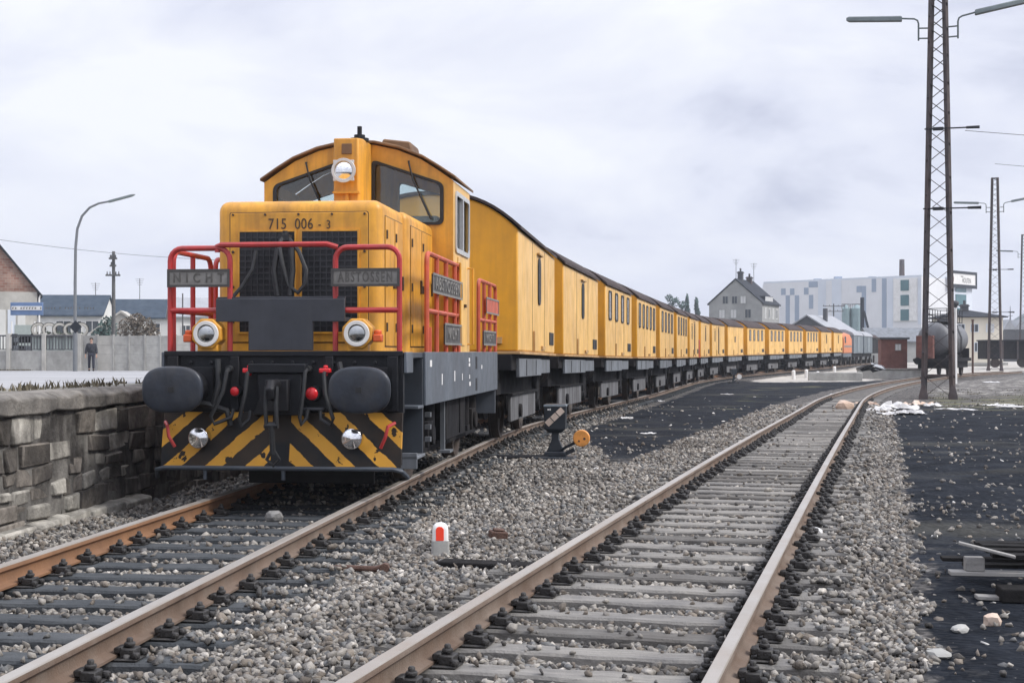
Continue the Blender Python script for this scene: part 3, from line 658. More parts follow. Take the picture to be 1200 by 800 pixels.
wall = empty('retaining_wall', (float(wallx(12)), 12, 0), 0, 'sooty rough stone retaining wall of the loading platform left of the track', 'wall')
def wl(y, back, z): return Vector((float(wallx(y))-back, y, z)) - wall.location
mb = MB(); lt = MB(); rr = random.Random(21)
tops = [-.30, -.08, .10, .25, .40, .60, .86]
for ci in range(6):
    y = 5.4+rr.uniform(0, .3)
    while y < 62:
        L_ = rr.uniform(.22, .62) if ci not in (2, 3) else rr.uniform(.2, .42)
        z0, z1 = tops[ci]+.02*math.sin(y*1.7+ci), tops[ci+1]+.02*math.sin(y*1.7+ci+1); lim = float(pz(y))-.17
        if z0 < lim-.08:
            z1 = min(z1, lim); g_ = rr.uniform(.004, .016); d = rr.uniform(-.02, .04)
            q = lt if (rr.random() < (.6 if ci in (0, 2) else .28) and 10.5 < y < 14.6) else mb
            a, b_ = y+g_, y+L_-g_; j = lambda: rr.uniform(-.024, .024)
            vs = [wl(a+j(), .25, z0+g_), wl(b_+j(), .25, z0+g_), wl(b_+j(), .25, z1-g_), wl(a+j(), .25, z1-g_),
                  wl(a+j(), -d+j(), z0+g_+j()), wl(b_+j(), -d+j(), z0+g_+j()), wl(b_+j(), -d+j(), z1-g_+j()), wl(a+j(), -d+j(), z1-g_+j())]
            q.add(vs, [(0,1,2,3),(7,6,5,4),(0,4,5,1),(1,5,6,2),(2,6,7,3),(3,7,4,0)])
        y += L_
mb.build('stonework', M['wallstone'], wall, bev=.02); lt.build('stonework', M['walllight'], wall, bev=.02)
core = MB(); rr2 = []
for y in np.arange(5.2, 64, 1.2):
    z1 = float(pz(y))-.16; rr2.append([wl(y, .006, -.45), wl(y, .006, z1), wl(y, .5, z1), wl(y, .5, -.45)])
core.rings(rr2); core.build('mortar', M['wallcore'], wall, smooth=False)
cp = MB(); y = 5.0; rr = random.Random(4)
while y < 63:
    L_ = rr.uniform(1.1, 1.9); h = float(pz(y+L_/2)); 
    a, b_ = y+.008, y+L_-.008; d0 = rr.uniform(-.015, .02)
    vs = []
    nn = 6; rg = []
    for q in range(nn+1):
        yy = a+(b_-a)*q/nn; h = float(pz(yy)); w1, w2, w3 = (rr.uniform(-.022, .018) for _ in range(3)); rg.append([wl(yy, .45, h-.17), wl(yy, -.03-d0+w1, h-.165+w2*.7), wl(yy, -.035-d0+w1, h-.03+w3), wl(yy, .04+w2, h+.008), wl(yy, .45, h+.008)])
    cp.rings(rg); y += L_
cp.build('coping', M['coping'], wall, bev=.015)
ft = MB(); y = 10.9; rr = random.Random(8)
while y < 14.6:
    L_ = rr.uniform(.3, .8); d = rr.uniform(.10, .15); v = [wl(yy, b_, z) for yy in (y+.01, y+L_-.01) for b_, z in ((.1, -.32), (-d, -.32), (-d, -.10+rr.uniform(-.02, .02)), (.1, -.07))]
    ft.rings([v[:4], v[4:]]); y += L_
ft.build('footing', M['walllight'], wall, bev=.02)
pm = MB(); v = [wl(yy, b_, z) for yy in (10.72, 11.36) for b_, z in ((.1, -.4), (-.10, -.4), (-.10, .02), (-.085, .76), (.1, .76))]
pm.rings([v[:5], v[5:]]); pm.build('buttress', M['pinkstone'], wall, bev=.02)

# dry grass and weeds along the platform edge
def tufts(name, spots, m, h0, h1, per, spread=.12, w=.012):
    vs = []; fs = []; rr = random.Random(33)
    for (x, y, z) in spots:
        for k in range(per):
            a = rr.uniform(0, 6.28); r = rr.uniform(0, spread); h = rr.uniform(h0, h1); px, py = x+r*math.cos(a), y+r*math.sin(a)
            b_ = rr.uniform(0, 6.28); lx, ly = math.cos(b_)*h*.5, math.sin(b_)*h*.5; c_ = rr.uniform(0, 3.14); dx, dy = math.cos(c_)*w, math.sin(c_)*w; i = len(vs)
            vs += [(px-dx, py-dy, z), (px+dx, py+dy, z), (px+lx*.4+dx*.8, py+ly*.4+dy*.8, z+h*.6), (px+lx*.4-dx*.8, py+ly*.4-dy*.8, z+h*.6), (px+lx, py+ly, z+h)]
            fs += [(i, i+1, i+2, i+3), (i+3, i+2, i+4)]
    me = bpy.data.meshes.new(name); me.from_pydata(vs, [], fs); me.materials.append(m); me.update()
    o = bpy.data.objects.new(name, me); C.objects.link(o); o['kind'] = 'stuff'; return o
sp = []
for k in range(170):
    y = random.uniform(9.5, 26); u = random.uniform(.35, 1.15)
    if math.sin(y*2.3)+math.sin(y*.9+1)+math.sin(y*5.1)*.5 > .25: sp.append((float(wallx(y))-u, y, float(pz(y))-.01))
for k in range(190):
    x = random.uniform(-33, -26.2); y = 77.6-random.uniform(0, .7); sp.append((x, y, float(pz(y))))
tufts('dry_grass', sp, M['grass'], .015, .10, 11, .2)
sp = []
for k in range(140):
    y = random.uniform(44, 70); x = float(c2(y))+random.uniform(2.5, 14)
    sp.append((x, y, float(ground_z(x, y))-.01))
tufts('yard_weeds', sp, M['grass'], .03, .10, 10, .35)

# ---------------------------------------------------------------- the shunting locomotive
LX, LY = -2.19, 13.6
TH = math.atan(.105)
loco = empty('diesel_locomotive', (LX, LY, float(gz(LY))), -TH, 'yellow shunting locomotive with red railings and black and yellow striped snow guard, number 715 006-3', 'locomotive')
# frame and deck
mb = MB(); 
for s in (-1, 1):
    mb.box(*sorted((s*1.17, s*1.20)), 1.10, 7.5, .85, 1.40)
    mb.box(*sorted((s*1.17, s*1.20)), .0, .35, 1.20, 1.40)
mb.box(-1.17, 1.17, 7.45, 7.5, .5, 1.40)
mb.build('frame', M['bluegrey'], loco, bev=.006)
mb = MB(); mb.box(-1.168, 1.168, .09, 7.44, 1.34, 1.395); mb.build('deck', M['bluedark'], loco, bev=.005)
for s in (-1, 1): mb = MB(); mb.box(*sorted((s*.93, s*1.168)), 1.08, 1.12, .37, 1.335); mb.build('step_well', M['bluedark'], loco, bev=.005)
for s in (-1, 1):
    mb = MB(); mb.box(*sorted((s*.90, s*1.19)), .62, 1.12, .335, .365); mb.box(*sorted((s*.93, s*1.19)), .62, .645, .24, .40); mb.build('step', M['boxgrey'], loco, bev=.004)
    mb = MB(); mb.box(*sorted((s*.95, s*1.18)), .75, 1.08, .83, .86); mb.build('step', M['bluegrey'], loco, bev=.004)
mb = MB(); mb.box(-1.165, 1.165, 0, .08, .82, 1.395)
for s in (-1, 1): mb.box(*sorted((s*.42, s*.50)), -.05, 0, .84, 1.36); mb.box(*sorted((s*1.02, s*1.12)), -.05, 0, .84, 1.36)
mb.box(-1.165, 1.165, -.03, 0, 1.36, 1.41)
for i in range(12): mb.cyl((-1.1+i*.2, -.008, 1.30), (-1.1+i*.2, -.04, 1.30), .018, n=6)
mb.build('buffer_beam', M['black'], loco, bev=.006)
mb = MB(); mb.box(-.90, .90, .30, 7.3, .24, 1.33); mb.box(-1.08, 1.08, 3.2, 4.7, .36, .84); mb.box(-1.10, 1.10, 1.3, 1.5, .30, .85); mb.box(-1.1, 1.1, .10, .32, .30, 1.33); mb.box(-.9, .9, 6.9, 7.2, .3, .6)  # main box made deep to keep light out under the locomotive
mb.build('underframe', M['under'], loco, bev=.01)
mb = MB(); mb.box(-.66, .66, 1.10, 1.14, .045, .34); mb.build('added_shade_plate', M['rubber'], loco, bev=.004)  # black plate added to keep the space under the locomotive dark
# snow guard with stripes
mb = MB(); mb.prism([(-.02, .825), (.02, .825), (-.09, .315), (-.13, .315)], -1.165, 1.165, 'x'); mb.build('snow_guard', M['chevron'], loco, bev=.003)
mb = MB(); mb.tube([(-1.24, .0, .20), (-1.20, -.12, .28), (-1.12, -.155, .30), (1.10, -.155, .30), (1.17, -.12, .28), (1.21, .0, .21)], .022); 
for x in (-.72, .04): mb.cyl((x, -.14, .30), (x, -.14, .19), .020)
mb.build('scraper_bar', M['bluedark'], loco)
for s in (-1, 1):
    mb = MB(); x = -1.09 if s < 0 else 1.06
    mb.tube([(x-.04*s*-1, -.08, .73), (x-.01*s, -.17, .70), (x+.03*s*-1*-1-.06*s, -.19, .60), (x-.08*s, -.16, .50)], .017); mb.build('grab_handle', M['red'], loco)
# buffers
def superell(w, h, e=3.0, n=40):
    P = []
    for i in range(n):
        t = 2*math.pi*i/n; c, s = math.cos(t), math.sin(t)
        P.append((w/2*math.copysign(abs(c)**(2/e), c), h/2*math.copysign(abs(s)**(2/e), s)))
    return P
for s in (-1, 1):
    mb = MB(); cx, cz = s*.875, 1.055; lay = []
    for (v, k) in ((-.575, .93), (-.580, .985), (-.600, 1.0), (-.622, .992), (-.634, .96), (-.641, .86), (-.647, .55), (-.650, .18)):
        lay.append([(cx+a*k, v, cz+b*k) for a, b in superell(.575, .43, 2.7)])
    mb.rings(lay); b = mb.build('buffer', M['buffer'], loco, ang=50)
    mb = MB(); mb.cyl((cx, -.56, cz), (cx, -.30, cz), .10); mb.cyl((cx, -.34, cz), (cx, .0, cz), .15, .17); mb.box(cx-.2, cx+.2, -.05, .01, cz-.2, cz+.2); mb.build('buffer_shank', M['black'], b, bev=.004)
    mb = MB(); mb.box(cx-.028, cx+.028, -.657, -.64, cz-.026, cz+.026); mb.build('centre_hole', M['rubber'], b)
# coupling gear
mb = MB(); mb.prism([(-.22, 1.20), (.22, 1.20), (.20, .96), (.26, .80), (-.26, .80), (-.20, .96)], -.13, .0)
mb.box(-.30, .26, -.16, -.05, 1.20, 1.29); mb.box(-.11, .11, -.24, -.1, .84, 1.14); mb.tube([(.0, -.2, 1.1), (.0, -.40, 1.10), (.0, -.46, 1.05), (.0, -.44, .98), (.0, -.38, .97)], [.05, .05, .045, .04, .03])
mb.build('coupling_hook', M['black'], loco, bev=.012)
mb = MB()
for s in (-.05, .05): mb.tube([(s, -.40, 1.08), (s, -.43, .9), (s, -.40, .72)], .02)
mb.tube([(-.06, -.39, .72), (.06, -.39, .72)], .032); mb.tube([(0, -.40, .72), (0, -.36, .45)], .028); mb.tube([(0, -.36, .50), (-.06, -.35, .40), (0, -.34, .34), (.06, -.35, .40), (0, -.36, .50)], .018)
mb.build('screw_coupling', M['hose'], loco)
for (x, w, dx, col) in ((-.30, 1.225, -.03, 1), (.44, 1.225, .05, 1), (-.50, 1.24, -.07, 0), (.26, 1.24, -.02, 0)):
    mb = MB(); mb.cyl((x, 0, w), (x, -.12, w), .032); mb.tube([(x, -.10, w), (x, -.17, w-.03), (x+dx*.4, -.20, w-.22), (x+dx*2, -.22, w-.45), (x+dx*1.6, -.20, w-.52), (x-dx*.6, -.16, w-.46), (x-dx*.8, -.14, w-.38)], .019)
    h = mb.build('brake_hose', M['hose'], loco)
    if col:
        mb = MB(); mb.box(x-.055, x+.055, -.15, -.09, w-.022, w+.022); mb.cyl((x, -.10, w-.05), (x, -.10, w+.05), .022); mb.build('tap', M['signalred'], h, bev=.01)
for (x, w, r) in ((-.445, 1.025, .045), (.305, 1.005, .062)):
    mb = MB(); mb.cyl((x, 0, w), (x, -.10, w), r*1.25, r*1.15, n=20); l = mb.build('tail_lamp', M['black'], loco)
    mb = MB(); mb.sphere((x, -.095, w), r, (1, .55, 1), n=16); mb.build('lens', M['signalred'], l, ang=80)
mb = MB(); mb.box(.20, .42, -.14, 0, .855, .875); mb.build('lamp_shelf', M['steelgrey'], loco)
# thick dark pipes low on the beam
mb = MB(); mb.tube([(-.95, -.08, .93), (-.7, -.10, .90), (-.52, -.10, .84), (-.48, -.1, .70)], .03); mb.build('air_pipe', M['hose'], loco); mb = MB(); mb.tube([(-.62, -.06, 1.33), (-.60, -.1, 1.1), (-.66, -.1, .86)], .028); mb.build('air_pipe', M['hose'], loco); mb = MB(); mb.tube([(.56, -.05, 1.3), (.62, -.1, 1.1), (.57, -.1, .88)], .026)
mb.build('air_pipe', M['hose'], loco)
# folding plate before the radiator
mb = MB(); mb.prism([(-.66, 1.91), (.60, 1.91), (.60, 1.69), (.29, 1.69), (.29, 1.415), (-.34, 1.415), (-.34, 1.69), (-.66, 1.69)], .0, .035); mb.box(-.66, .60, .036, .06, 1.88, 1.93); mb.box(-.60, -.56, .03, .55, 1.70, 1.74); mb.box(.50, .54, .03, .55, 1.70, 1.74)
mb.build('fall_plate', M['steelgrey'], loco, bev=.005)
# headlights
for s in (-1, 1):
    x, w = s*.735-.01, 1.575
    oc = [(x+.155*math.cos(R(22.5+45*i)), w+.155*math.sin(R(22.5+45*i))) for i in range(8)]
    mb = MB(); mb.prism(oc, -.03, .16); mb.box(x-.10, x+.10, .0, .14, 1.40, 1.48); hl = mb.build('headlight', M['yellow'], loco, bev=.012)
    mb = MB(); a = [(x+.123*math.cos(R(10*i)), w+.123*math.sin(R(10*i))) for i in range(36)]; b = [(x+.086*math.cos(R(10*i)), w+.086*math.sin(R(10*i))) for i in range(36)]
    ring_plate(mb, a, b, lambda p, q, d: (p, -.028-d, q), .022); mb.build('ring', M['whitering'], hl, bev=.004)
    mb = MB(); mb.rings([[(x+.088*k*math.cos(R(15*i)), -.032-(1-k*k)*.028, w+.088*k*math.sin(R(15*i))) for i in range(24)] for k in (1, .8, .6, .4, .2, .03)]); mb.build('lens', M['headglass'] if 'headglass' in M else M['window'], hl, ang=80)
    mb = MB(); mb.box(*sorted((x+s*.150, x+s*.235)), -.02, .08, w-.08, w-.005); mb.cyl((x+s*.19, .03, w-.01), (x+s*.19, .03, w+.035), .038); mb.build('indicator', M['orange'], loco, bev=.012)
    x, w = s*.74-.03, .585
    mb = MB(); mb.cyl((x, -.03, w), (x, -.20, w), .088, .098, n=22); fl = mb.build('spot_lamp', M['chrome'], loco, bev=.006)
    mb = MB(); mb.rings([[(x+.088*k*math.cos(R(15*i)), -.202-(1-k*k)*.02, w+.088*k*math.sin(R(15*i))) for i in range(24)] for k in (1, .8, .6, .4, .2, .03)]); mb.build('lens', M['lampglass'] if 'lampglass' in M else M['chrome'], fl, ang=80)
# hood
def bevbox(name, x, v0, v1, w0, w1, m, r=.10):
    mb = MB(); mb.box(-x, x, v0, v1, w0, w1); bm = bmesh.new(); tmp = mb.build(name, m, loco, smooth=False)
    bm.from_mesh(tmp.data); ed = [e for e in bm.edges if (abs(e.verts[0].co.z-w1) < 1e-5 and abs(e.verts[1].co.z-w1) < 1e-5) or (abs(e.verts[0].co.z-e.verts[1].co.z) > .1 and e.verts[0].co.y < v0+.01)]
    bmesh.ops.bevel(bm, geom=ed, offset=r, segments=5, affect='EDGES', profile=.5)
    for f in bm.faces: f.smooth = True
    bm.to_mesh(tmp.data); bm.free(); tmp.data.set_sharp_from_angle(angle=R(32)); return tmp
bevbox('hood', .84, .60, 1.78, 1.395, 2.915, M['yellow'], .105)
bevbox('hood', .895, 1.74, 3.385, 1.395, 2.905, M['yellow'], .09)
mb = MB(); out_ = rrect(-.70, .70, 1.50, 2.79, .02); mb.prism(out_, .588, .604); fp = mb.build('front_panel', M['yellow'], loco, bev=.004)
mb = MB(); mb.prism(rrect(-.708, .708, 1.49, 2.798, .02), .5955, .602); mb.build('panel_gap', M['number'], fp)
mb = MB()
for x in (-.67, -.34, 0, .34, .67): mb.cyl((x, .592, 2.772), (x, .574, 2.772), .012, n=8)
for z in (2.40, 2.05, 1.7):
    for x in (-.67, .67): mb.cyl((x, .592, z), (x, .574, z), .014, n=8)
mb.build('bolt', M['number'], fp)
for s in (-1, 1):
    mb = MB(); a, b = sorted((s*.038, s*.60)); mb.box(a, b, .575, .587, 1.60, 2.60); gr = mb.build('radiator_grille', M['grille'], fp)
    mb = MB()
    for i in range(1, 17): z = 1.60+i*1.0/17; mb.box(a+.003, b-.003, .568, .574, z-.009, z+.009)
    for i in range(1, 9): x = a+(b-a)*i/9; mb.box(x-.006, x+.006, .564, .5675, 1.603, 2.597)
    mb.build('mesh', M['grillebar'], gr)
    mb = MB(); ring_plate(mb, [(a-.018, 1.582), (b+.018, 1.582), (b+.018, 2.618), (a-.018, 2.618)], [(a, 1.6), (b, 1.6), (b, 2.6), (a, 2.6)], lambda p, q, d: (p, .587-d, q), .016); mb.build('grille_frame', M['yellow'], gr)
NY = lambda cx, cz, y: (lambda a, b, d: (cx+a, y-d, cz+b))
text('number', '715', .155, NY(-.215, 2.672, .586), M['number'], fp, sx=.80, spacing=1.05)
text('number', '006', .155, NY(.055, 2.672, .586), M['number'], fp, sx=.80, spacing=1.05)
text('number', '-', .12, NY(.215, 2.672, .586), M['number'], fp, sx=.8)
text('number', '3', .125, NY(.305, 2.664, .586), M['number'], fp, sx=.80)
for s in (-1, 1):                                                     # side doors with handles and hinges
    for (v0, v1, x) in ((.76, 1.22, .84), (1.26, 1.70, .84), (1.90, 2.56, .895), (2.62, 3.30, .895)):
        mb = MB(); mb.box(*sorted((s*(x-.004), s*(x+.012))), v0, v1, 1.46, 2.76); d = mb.build('hood_door', M['yellow'], loco, bev=.004)
        mb = MB(); mb.box(*sorted((s*(x-.006), s*(x+.003))), v0-.011, v1+.011, 1.449, 2.771); mb.build('door_gap', M['number'], d)
        for z in (1.65, 2.1, 2.58): mb = MB(); mb.cyl((s*(x+.018), v0+.02, z-.045), (s*(x+.018), v0+.02, z+.045), .012, n=8); mb.build('hinge', M['number'], d)
        mb = MB(); mb.box(*sorted((s*(x+.012), s*(x+.035))), v1-.09, v1-.06, 2.05, 2.2); mb.build('handle', M['number'], d, bev=.004)
# hose on the front of the hood
mb = MB(); mb.tube([(-.12, .50, 2.56), (-.13, .46, 2.53), (-.15, .40, 2.45), (-.10, .36, 2.25), (-.04, .34, 2.05), (.06, .33, 1.98), (.13, .33, 2.06), (.14, .34, 2.2), (.06, .38, 2.38), (-.02, .44, 2.47), (-.08, .48, 2.53)], .022)
mb.tube([(-.02, .40, 2.42), (-.0, .36, 2.2), (-.02, .34, 1.95)], .03); mb.tube([(-.16, .40, 2.42), (-.19, .37, 2.2), (-.15, .36, 1.95)], .03)
mb.tube([(-.40, .46, 2.40), (-.42, .42, 2.22), (-.52, .38, 2.04), (-.60, .34, 1.94)], .02); mb.box(-.17, -.06, .44, .58, 2.50, 2.56); mb.cyl((-.115, .5, 2.53), (-.115, .5, 2.60), .025)
mb.build('hanging_hose', M['hose'], loco)

# cab
CV0, CV1, CW = 3.38, 4.85, 1.145
roofp = [(-1.145, 3.445), (-.95, 3.58), (-.76, 3.70), (-.48, 3.815), (-.2, 3.878), (0, 3.89), (.2, 3.878), (.48, 3.815), (.76, 3.70), (.95, 3.58), (1.145, 3.445)]
outl = [(1.145, 1.40), (-1.145, 1.40)]+[(a, b-.015) for a, b in roofp]
wr = rpoly([(.20, 2.93), (1.00, 2.93), (1.00, 3.385), (.20, 3.655)], .07); wlft = [(-a, b) for a, b in reversed(wr)]
plate_holes('cab_front', outl, [wr, wlft], lambda a, b, d: (a, CV0+d, b), .05, M['yellow'], loco)
wb = rpoly([(.22, 2.55), (.98, 2.55), (.98, 3.36), (.22, 3.60)], .07); wb2 = [(-a, b) for a, b in reversed(wb)]
plate_holes('cab_rear', outl, [wb, wb2], lambda a, b, d: (a, CV1-.05+d, b), .05, M['yellow'], loco)
for s in (-1, 1):
    sw = rrect(3.56, 4.70, 2.62, 3.30, .06)
    o = plate_holes('cab_side', [(3.432, 1.40), (4.798, 1.40), (4.798, 3.43), (3.432, 3.43)], [sw], lambda a, b, d: (s*(CW-.05+d), a, b), .05, M['yellow2'], loco)
    mb = MB(); ring_plate(mb, rrect(3.53, 4.73, 2.59, 3.33, .07), rrect(3.585, 4.675, 2.645, 3.275, .05), lambda a, b, d: (s*(CW+.002+d), a, b), .018); mb.box(*sorted((s*(CW-.03), s*(CW+.022))), 4.10, 4.16, 2.64, 3.28)
    f = mb.build('side_window', M['silver'], loco)
    mb = MB(); mb.box(*sorted((s*(CW-.028), s*(CW-.022))), 3.54, 4.72, 2.60, 3.32); mb.build('pane', M['glass'], f)
    mb = MB(); mb.box(*sorted((s*(CW+.002), s*(CW+.012))), 3.75, 4.35, 1.48, 2.55); d = mb.build('cab_door', M['yellow2'], loco, bev=.004)
    mb = MB(); mb.box(*sorted((s*(CW+.012), s*(CW+.04))), 4.22, 4.30, 1.95, 1.99); mb.build('handle', M['number'], d)
    for v in (3.50, 4.66):
        mb = MB(); x = s*(CW+.07); mb.tube([(s*CW, v, 1.50), (x, v, 1.50), (x, v, 2.46), (s*CW, v, 2.46)], .014); mb.build('handrail', M['yellow'], loco)
for (pts, v, sg, nm) in ((wr, CV0, -1, 'windscreen'), (wlft, CV0, -1, 'windscreen'), (wb, CV1, 1, 'rear_window'), (wb2, CV1, 1, 'rear_window')):
    c = Vector((sum(p[0] for p in pts)/len(pts), sum(p[1] for p in pts)/len(pts)))
    big = [tuple(c+(Vector(p)-c)*1.085) for p in pts]; sm = [tuple(c+(Vector(p)-c)*.975) for p in pts]
    mb = MB(); ring_plate(mb, big, sm, lambda a, b, d: (a, v+sg*(.003+d), b), .016); f = mb.build(nm, M['rubber'], loco)
    mb = MB(); mb.prism([tuple(c+(Vector(p)-c)*1.01) for p in pts], v-sg*.022, v-sg*.028); mb.build('pane', M['glass'], f)
for s in (-1, 1):
    mb = MB(); x = s*.62; mb.tube([(x, CV0-.02, 3.66), (x, CV0-.06, 3.66), (x+.05, CV0-.06, 3.45), (x+.24, CV0-.035, 3.02)], .011); mb.tube([(x+.12, CV0-.04, 3.30), (x+.27, CV0-.030, 2.97)], .014); mb.build('wiper', M['rubber'], loco)
rp = [(a*1.035, b) for a, b in roofp]; rp = rp+[(a, b+.032) for a, b in reversed(rp)]
mb = MB(); mb.prism(rp, CV0-.055, CV1+.06); mb.build('cab_roof', M['cabroof'], loco, bev=.008)
mb = MB(); mb.prism([(.12, 3.86), (.56, 3.80), (.52, 3.99), (.18, 4.03)], 4.0, 4.6); mb.build('roof_vent', M['cabroof'], loco, bev=.02)
mb = MB(); mb.box(-1.09, 1.09, 3.44, 4.79, 1.41, 1.46); mb.box(-.55, .55, 3.44, 3.75, 1.46, 2.62); mb.box(-1.0, -.55, 3.44, 3.7, 1.46, 2.4); mb.box(.62, .95, 4.2, 4.6, 1.46, 2.2); mb.box(.66, .92, 4.52, 4.60, 2.2, 2.75); mb.box(.58, .95, 3.44, 3.62, 2.9, 3.02)
mb.build('cab_fittings', M['interior'], loco, bev=.02)
# lamp tower before the cab
mb = MB(); tw = [(-.165, 2.82), (.12, 2.82), (.165, 2.90), (.165, 3.375), (-.165, 3.375)]; mb.prism(tw, 2.86, 3.865, 'z'); tow = mb.build('lamp_tower', M['yellow'], loco, bev=.012)
mb = MB(); mb.box(-.16, .15, 2.74, 2.82, 3.22, 3.245); mb.box(-.02, .02, 2.78, 2.82, 2.98, 3.22); mb.box(-.10, .10, 2.79, 2.82, 3.03, 3.06); mb.build('lamp_bracket', M['yellow'], tow)
mb = MB(); mb.box(-.07, .05, 2.808, 2.82, 3.68, 3.80); mb.build('exhaust_flap', M['cabroof'], tow, bev=.004)
x, w = -.01, 3.47; mb = MB(); mb.cyl((x, 2.82, w), (x, 2.66, w), .10, .135, n=24); tl = mb.build('top_headlight', M['yellow'], tow)
mb = MB(); ring_plate(mb, [(x+.14*math.cos(R(10*i)), w+.14*math.sin(R(10*i))) for i in range(36)], [(x+.108*math.cos(R(10*i)), w+.108*math.sin(R(10*i))) for i in range(36)], lambda p, q, d: (p, 2.665-d, q), .03)
for i in range(4): a = R(45+90*i); mb.box(x+.14*math.cos(a)-.02, x+.14*math.cos(a)+.02, 2.64, 2.68, w+.14*math.sin(a)-.02, w+.14*math.sin(a)+.02)
mb.build('ring', M['silver'], tow, bev=.003)
mb = MB(); mb.rings([[(x+.11*k*math.cos(R(15*i)), 2.655-(1-k*k)*.03, w+.11*k*math.sin(R(15*i))) for i in range(24)] for k in (1, .8, .6, .4, .2, .03)]); mb.build('lens', M['lampglass'] if 'lampglass' in M else M['chrome'], tow, ang=80)
mb = MB(); mb.cyl((.08, 3.1, 3.865), (.08, 3.1, 3.90), .11); mb.cyl((.08, 3.1, 3.90), (.08, 3.1, 3.94), .065); mb.cyl((.08, 3.1, 3.94), (.08, 3.1, 4.04), .028); mb.build('horn', M['black'], tow)
# rear low casing
mb = MB(); mb.box(-.8, .8, 5.2, 6.9, 1.395, 1.52); mb.build('rear_casing', M['yellow'], loco, bev=.03)

# railings: corner hoops, hand rails, lettered plates
def railing(tubes, plates, m, r=.027):
    mb = MB()
    for t in tubes: mb.tube(t, r)
    o = mb.build('railing', m, loco)
    for (fn, x0, x1, z0, z1, pm, txt, ts, tsx) in plates:
        mb = MB(); P = [fn(a, b, d) for a, b, d in ((x0, z0, 0), (x1, z0, 0), (x1, z1, 0), (x0, z1, 0), (x0, z0, .016), (x1, z0, .016), (x1, z1, .016), (x0, z1, .016))]
        mb.add(P, [(0,3,2,1),(4,5,6,7),(0,1,5,4),(1,2,6,5),(2,3,7,6),(3,0,4,7)]); p = mb.build('sign_plate', pm, o, bev=.004)
        mb = MB(); q = .012; ring_plate(mb, [(x0-q, z0-q), (x1+q, z0-q), (x1+q, z1+q), (x0-q, z1+q)], [(x0+q, z0+q), (x1-q, z0+q), (x1-q, z1-q), (x0+q, z1-q)], lambda a, b, d: fn(a, b, .017+d*.5), .012); mb.build('plate_frame', M['platew'] if pm is not M['platew'] else M['plated'], p)
        if txt: text('lettering', txt, ts, lambda a, b, d: fn(a+(x0+x1)/2, b+(z0+z1)/2, .018+d), M['letter'] if pm is M['platew'] else M['platew'], p, sx=tsx, spacing=1.9 if (txt == 'NICHT' and ts < .14) else 1.3, font_offset=.002)
    return o
FR = lambda a, b, d: (a, .015-d, b)
fl, frt = [], []
L0, L1, H = -1.13, -.535, 2.40
railing([arch((L0, .05, 1.40), (L1, .05, 1.40), H), [(L0, .05, 1.80), (L1, .05, 1.80)],
         [(L0, .14, 1.40)]+arch((L0, .14, 1.40), (L0, 1.30, 1.40), 2.38)[1:], [(L0, .72, 1.40), (L0, .72, 2.36)], [(L0, .14, 1.80), (L0, 1.3, 1.80)]],
        [(FR, L0, L1, 2.035, 2.185, M['platew'], 'NICHT', .13, .80)], M['red'])
A0, A1 = .50, 1.12
railing([arch((A0, .05, 1.40), (A1, .05, 1.40), H), [(A0, .05, 1.80), (A1, .05, 1.80)]], [(FR, A0-.02, A1, 2.035, 2.185, M['platew'], 'ABSTOSSEN', .14, .58)], M['red'])
railing([[(-.66, .05, 2.36), (-.66, .05, 2.42), (-.62, .03, 2.43), (.42, .03, 2.43), (.52, .05, 2.40)]], [], M['red'])
SX = 1.175
SR = lambda a, b, d: (SX+.03+d, a, b)
railing([arch((SX, 1.3, 1.40), (SX, 3.62, 1.40), 2.43, r=.10), [(SX, 1.95, 1.40), (SX, 1.95, 2.41)], [(SX, 2.62, 1.40), (SX, 2.62, 2.41)], [(SX, 3.3, 1.40), (SX, 3.3, 2.41)], [(SX, 1.3, 1.83), (SX, 3.62, 1.83)], [(SX, 1.46, 1.40), (SX, 1.46, 1.66)]],
        [(SR, 1.42, 3.60, 2.03, 2.22, M['plated'], 'ABSTOSSEN', .19, 1.5), (SR, 2.25, 3.55, 1.49, 1.71, M['plated'], 'NICHT', .19, 1.2)], M['orangered'])
railing([arch((SX, 5.5, 1.40), (SX, 7.42, 1.40), 2.36, r=.10), [(SX, 6.1, 1.40), (SX, 6.1, 2.34)], [(SX, 6.75, 1.40), (SX, 6.75, 2.34)], [(SX, 5.5, 1.83), (SX, 7.42, 1.83)]],
        [(SR, 6.0, 7.45, 1.94, 2.14, M['orangered'], None, 0, 0), (SR, 5.7, 7.1, 1.50, 1.68, M['plated'], 'NICHT', .15, 1.5)], M['orangered'])
railing([arch((-SX, 3.0, 1.40), (-SX, 1.6, 1.40), 2.40, r=.10), [(-SX, 2.3, 1.40), (-SX, 2.3, 2.38)], [(-SX, 1.6, 1.82), (-SX, 3.0, 1.82)]], [], M['red'])
railing([arch((-SX, 5.5, 1.40), (-SX, 7.42, 1.40), 2.36, r=.10), [(-SX, 6.4, 1.40), (-SX, 6.4, 2.34)], [(-SX, 5.5, 1.83), (-SX, 7.42, 1.83)]], [], M['red'])
mb = MB()                                                              # small stencilled marks on the grey frame
for (v, w, a, b) in ((1.35, 1.28, .12, .07), (2.15, 1.10, .05, .12), (3.1, 1.12, .06, .12), (3.75, 1.10, .04, .08), (4.35, 1.30, .10, .05), (4.35, 1.24, .12, .04), (4.4, 1.09, .05, .05), (4.4, 1.0, .12, .05), (5.6, 1.20, .08, .05)): mb.box(1.199, 1.2035, v, v+a, w-b/2, w+b/2)
mb.build('stencil_mark', M['white'], loco)
mb = MB()
for w in (1.26, .98): mb.box(1.199, 1.205, 5.02, 5.16, w-.08, w+.08)
mb.build('frame_slot', M['rubber'], loco)
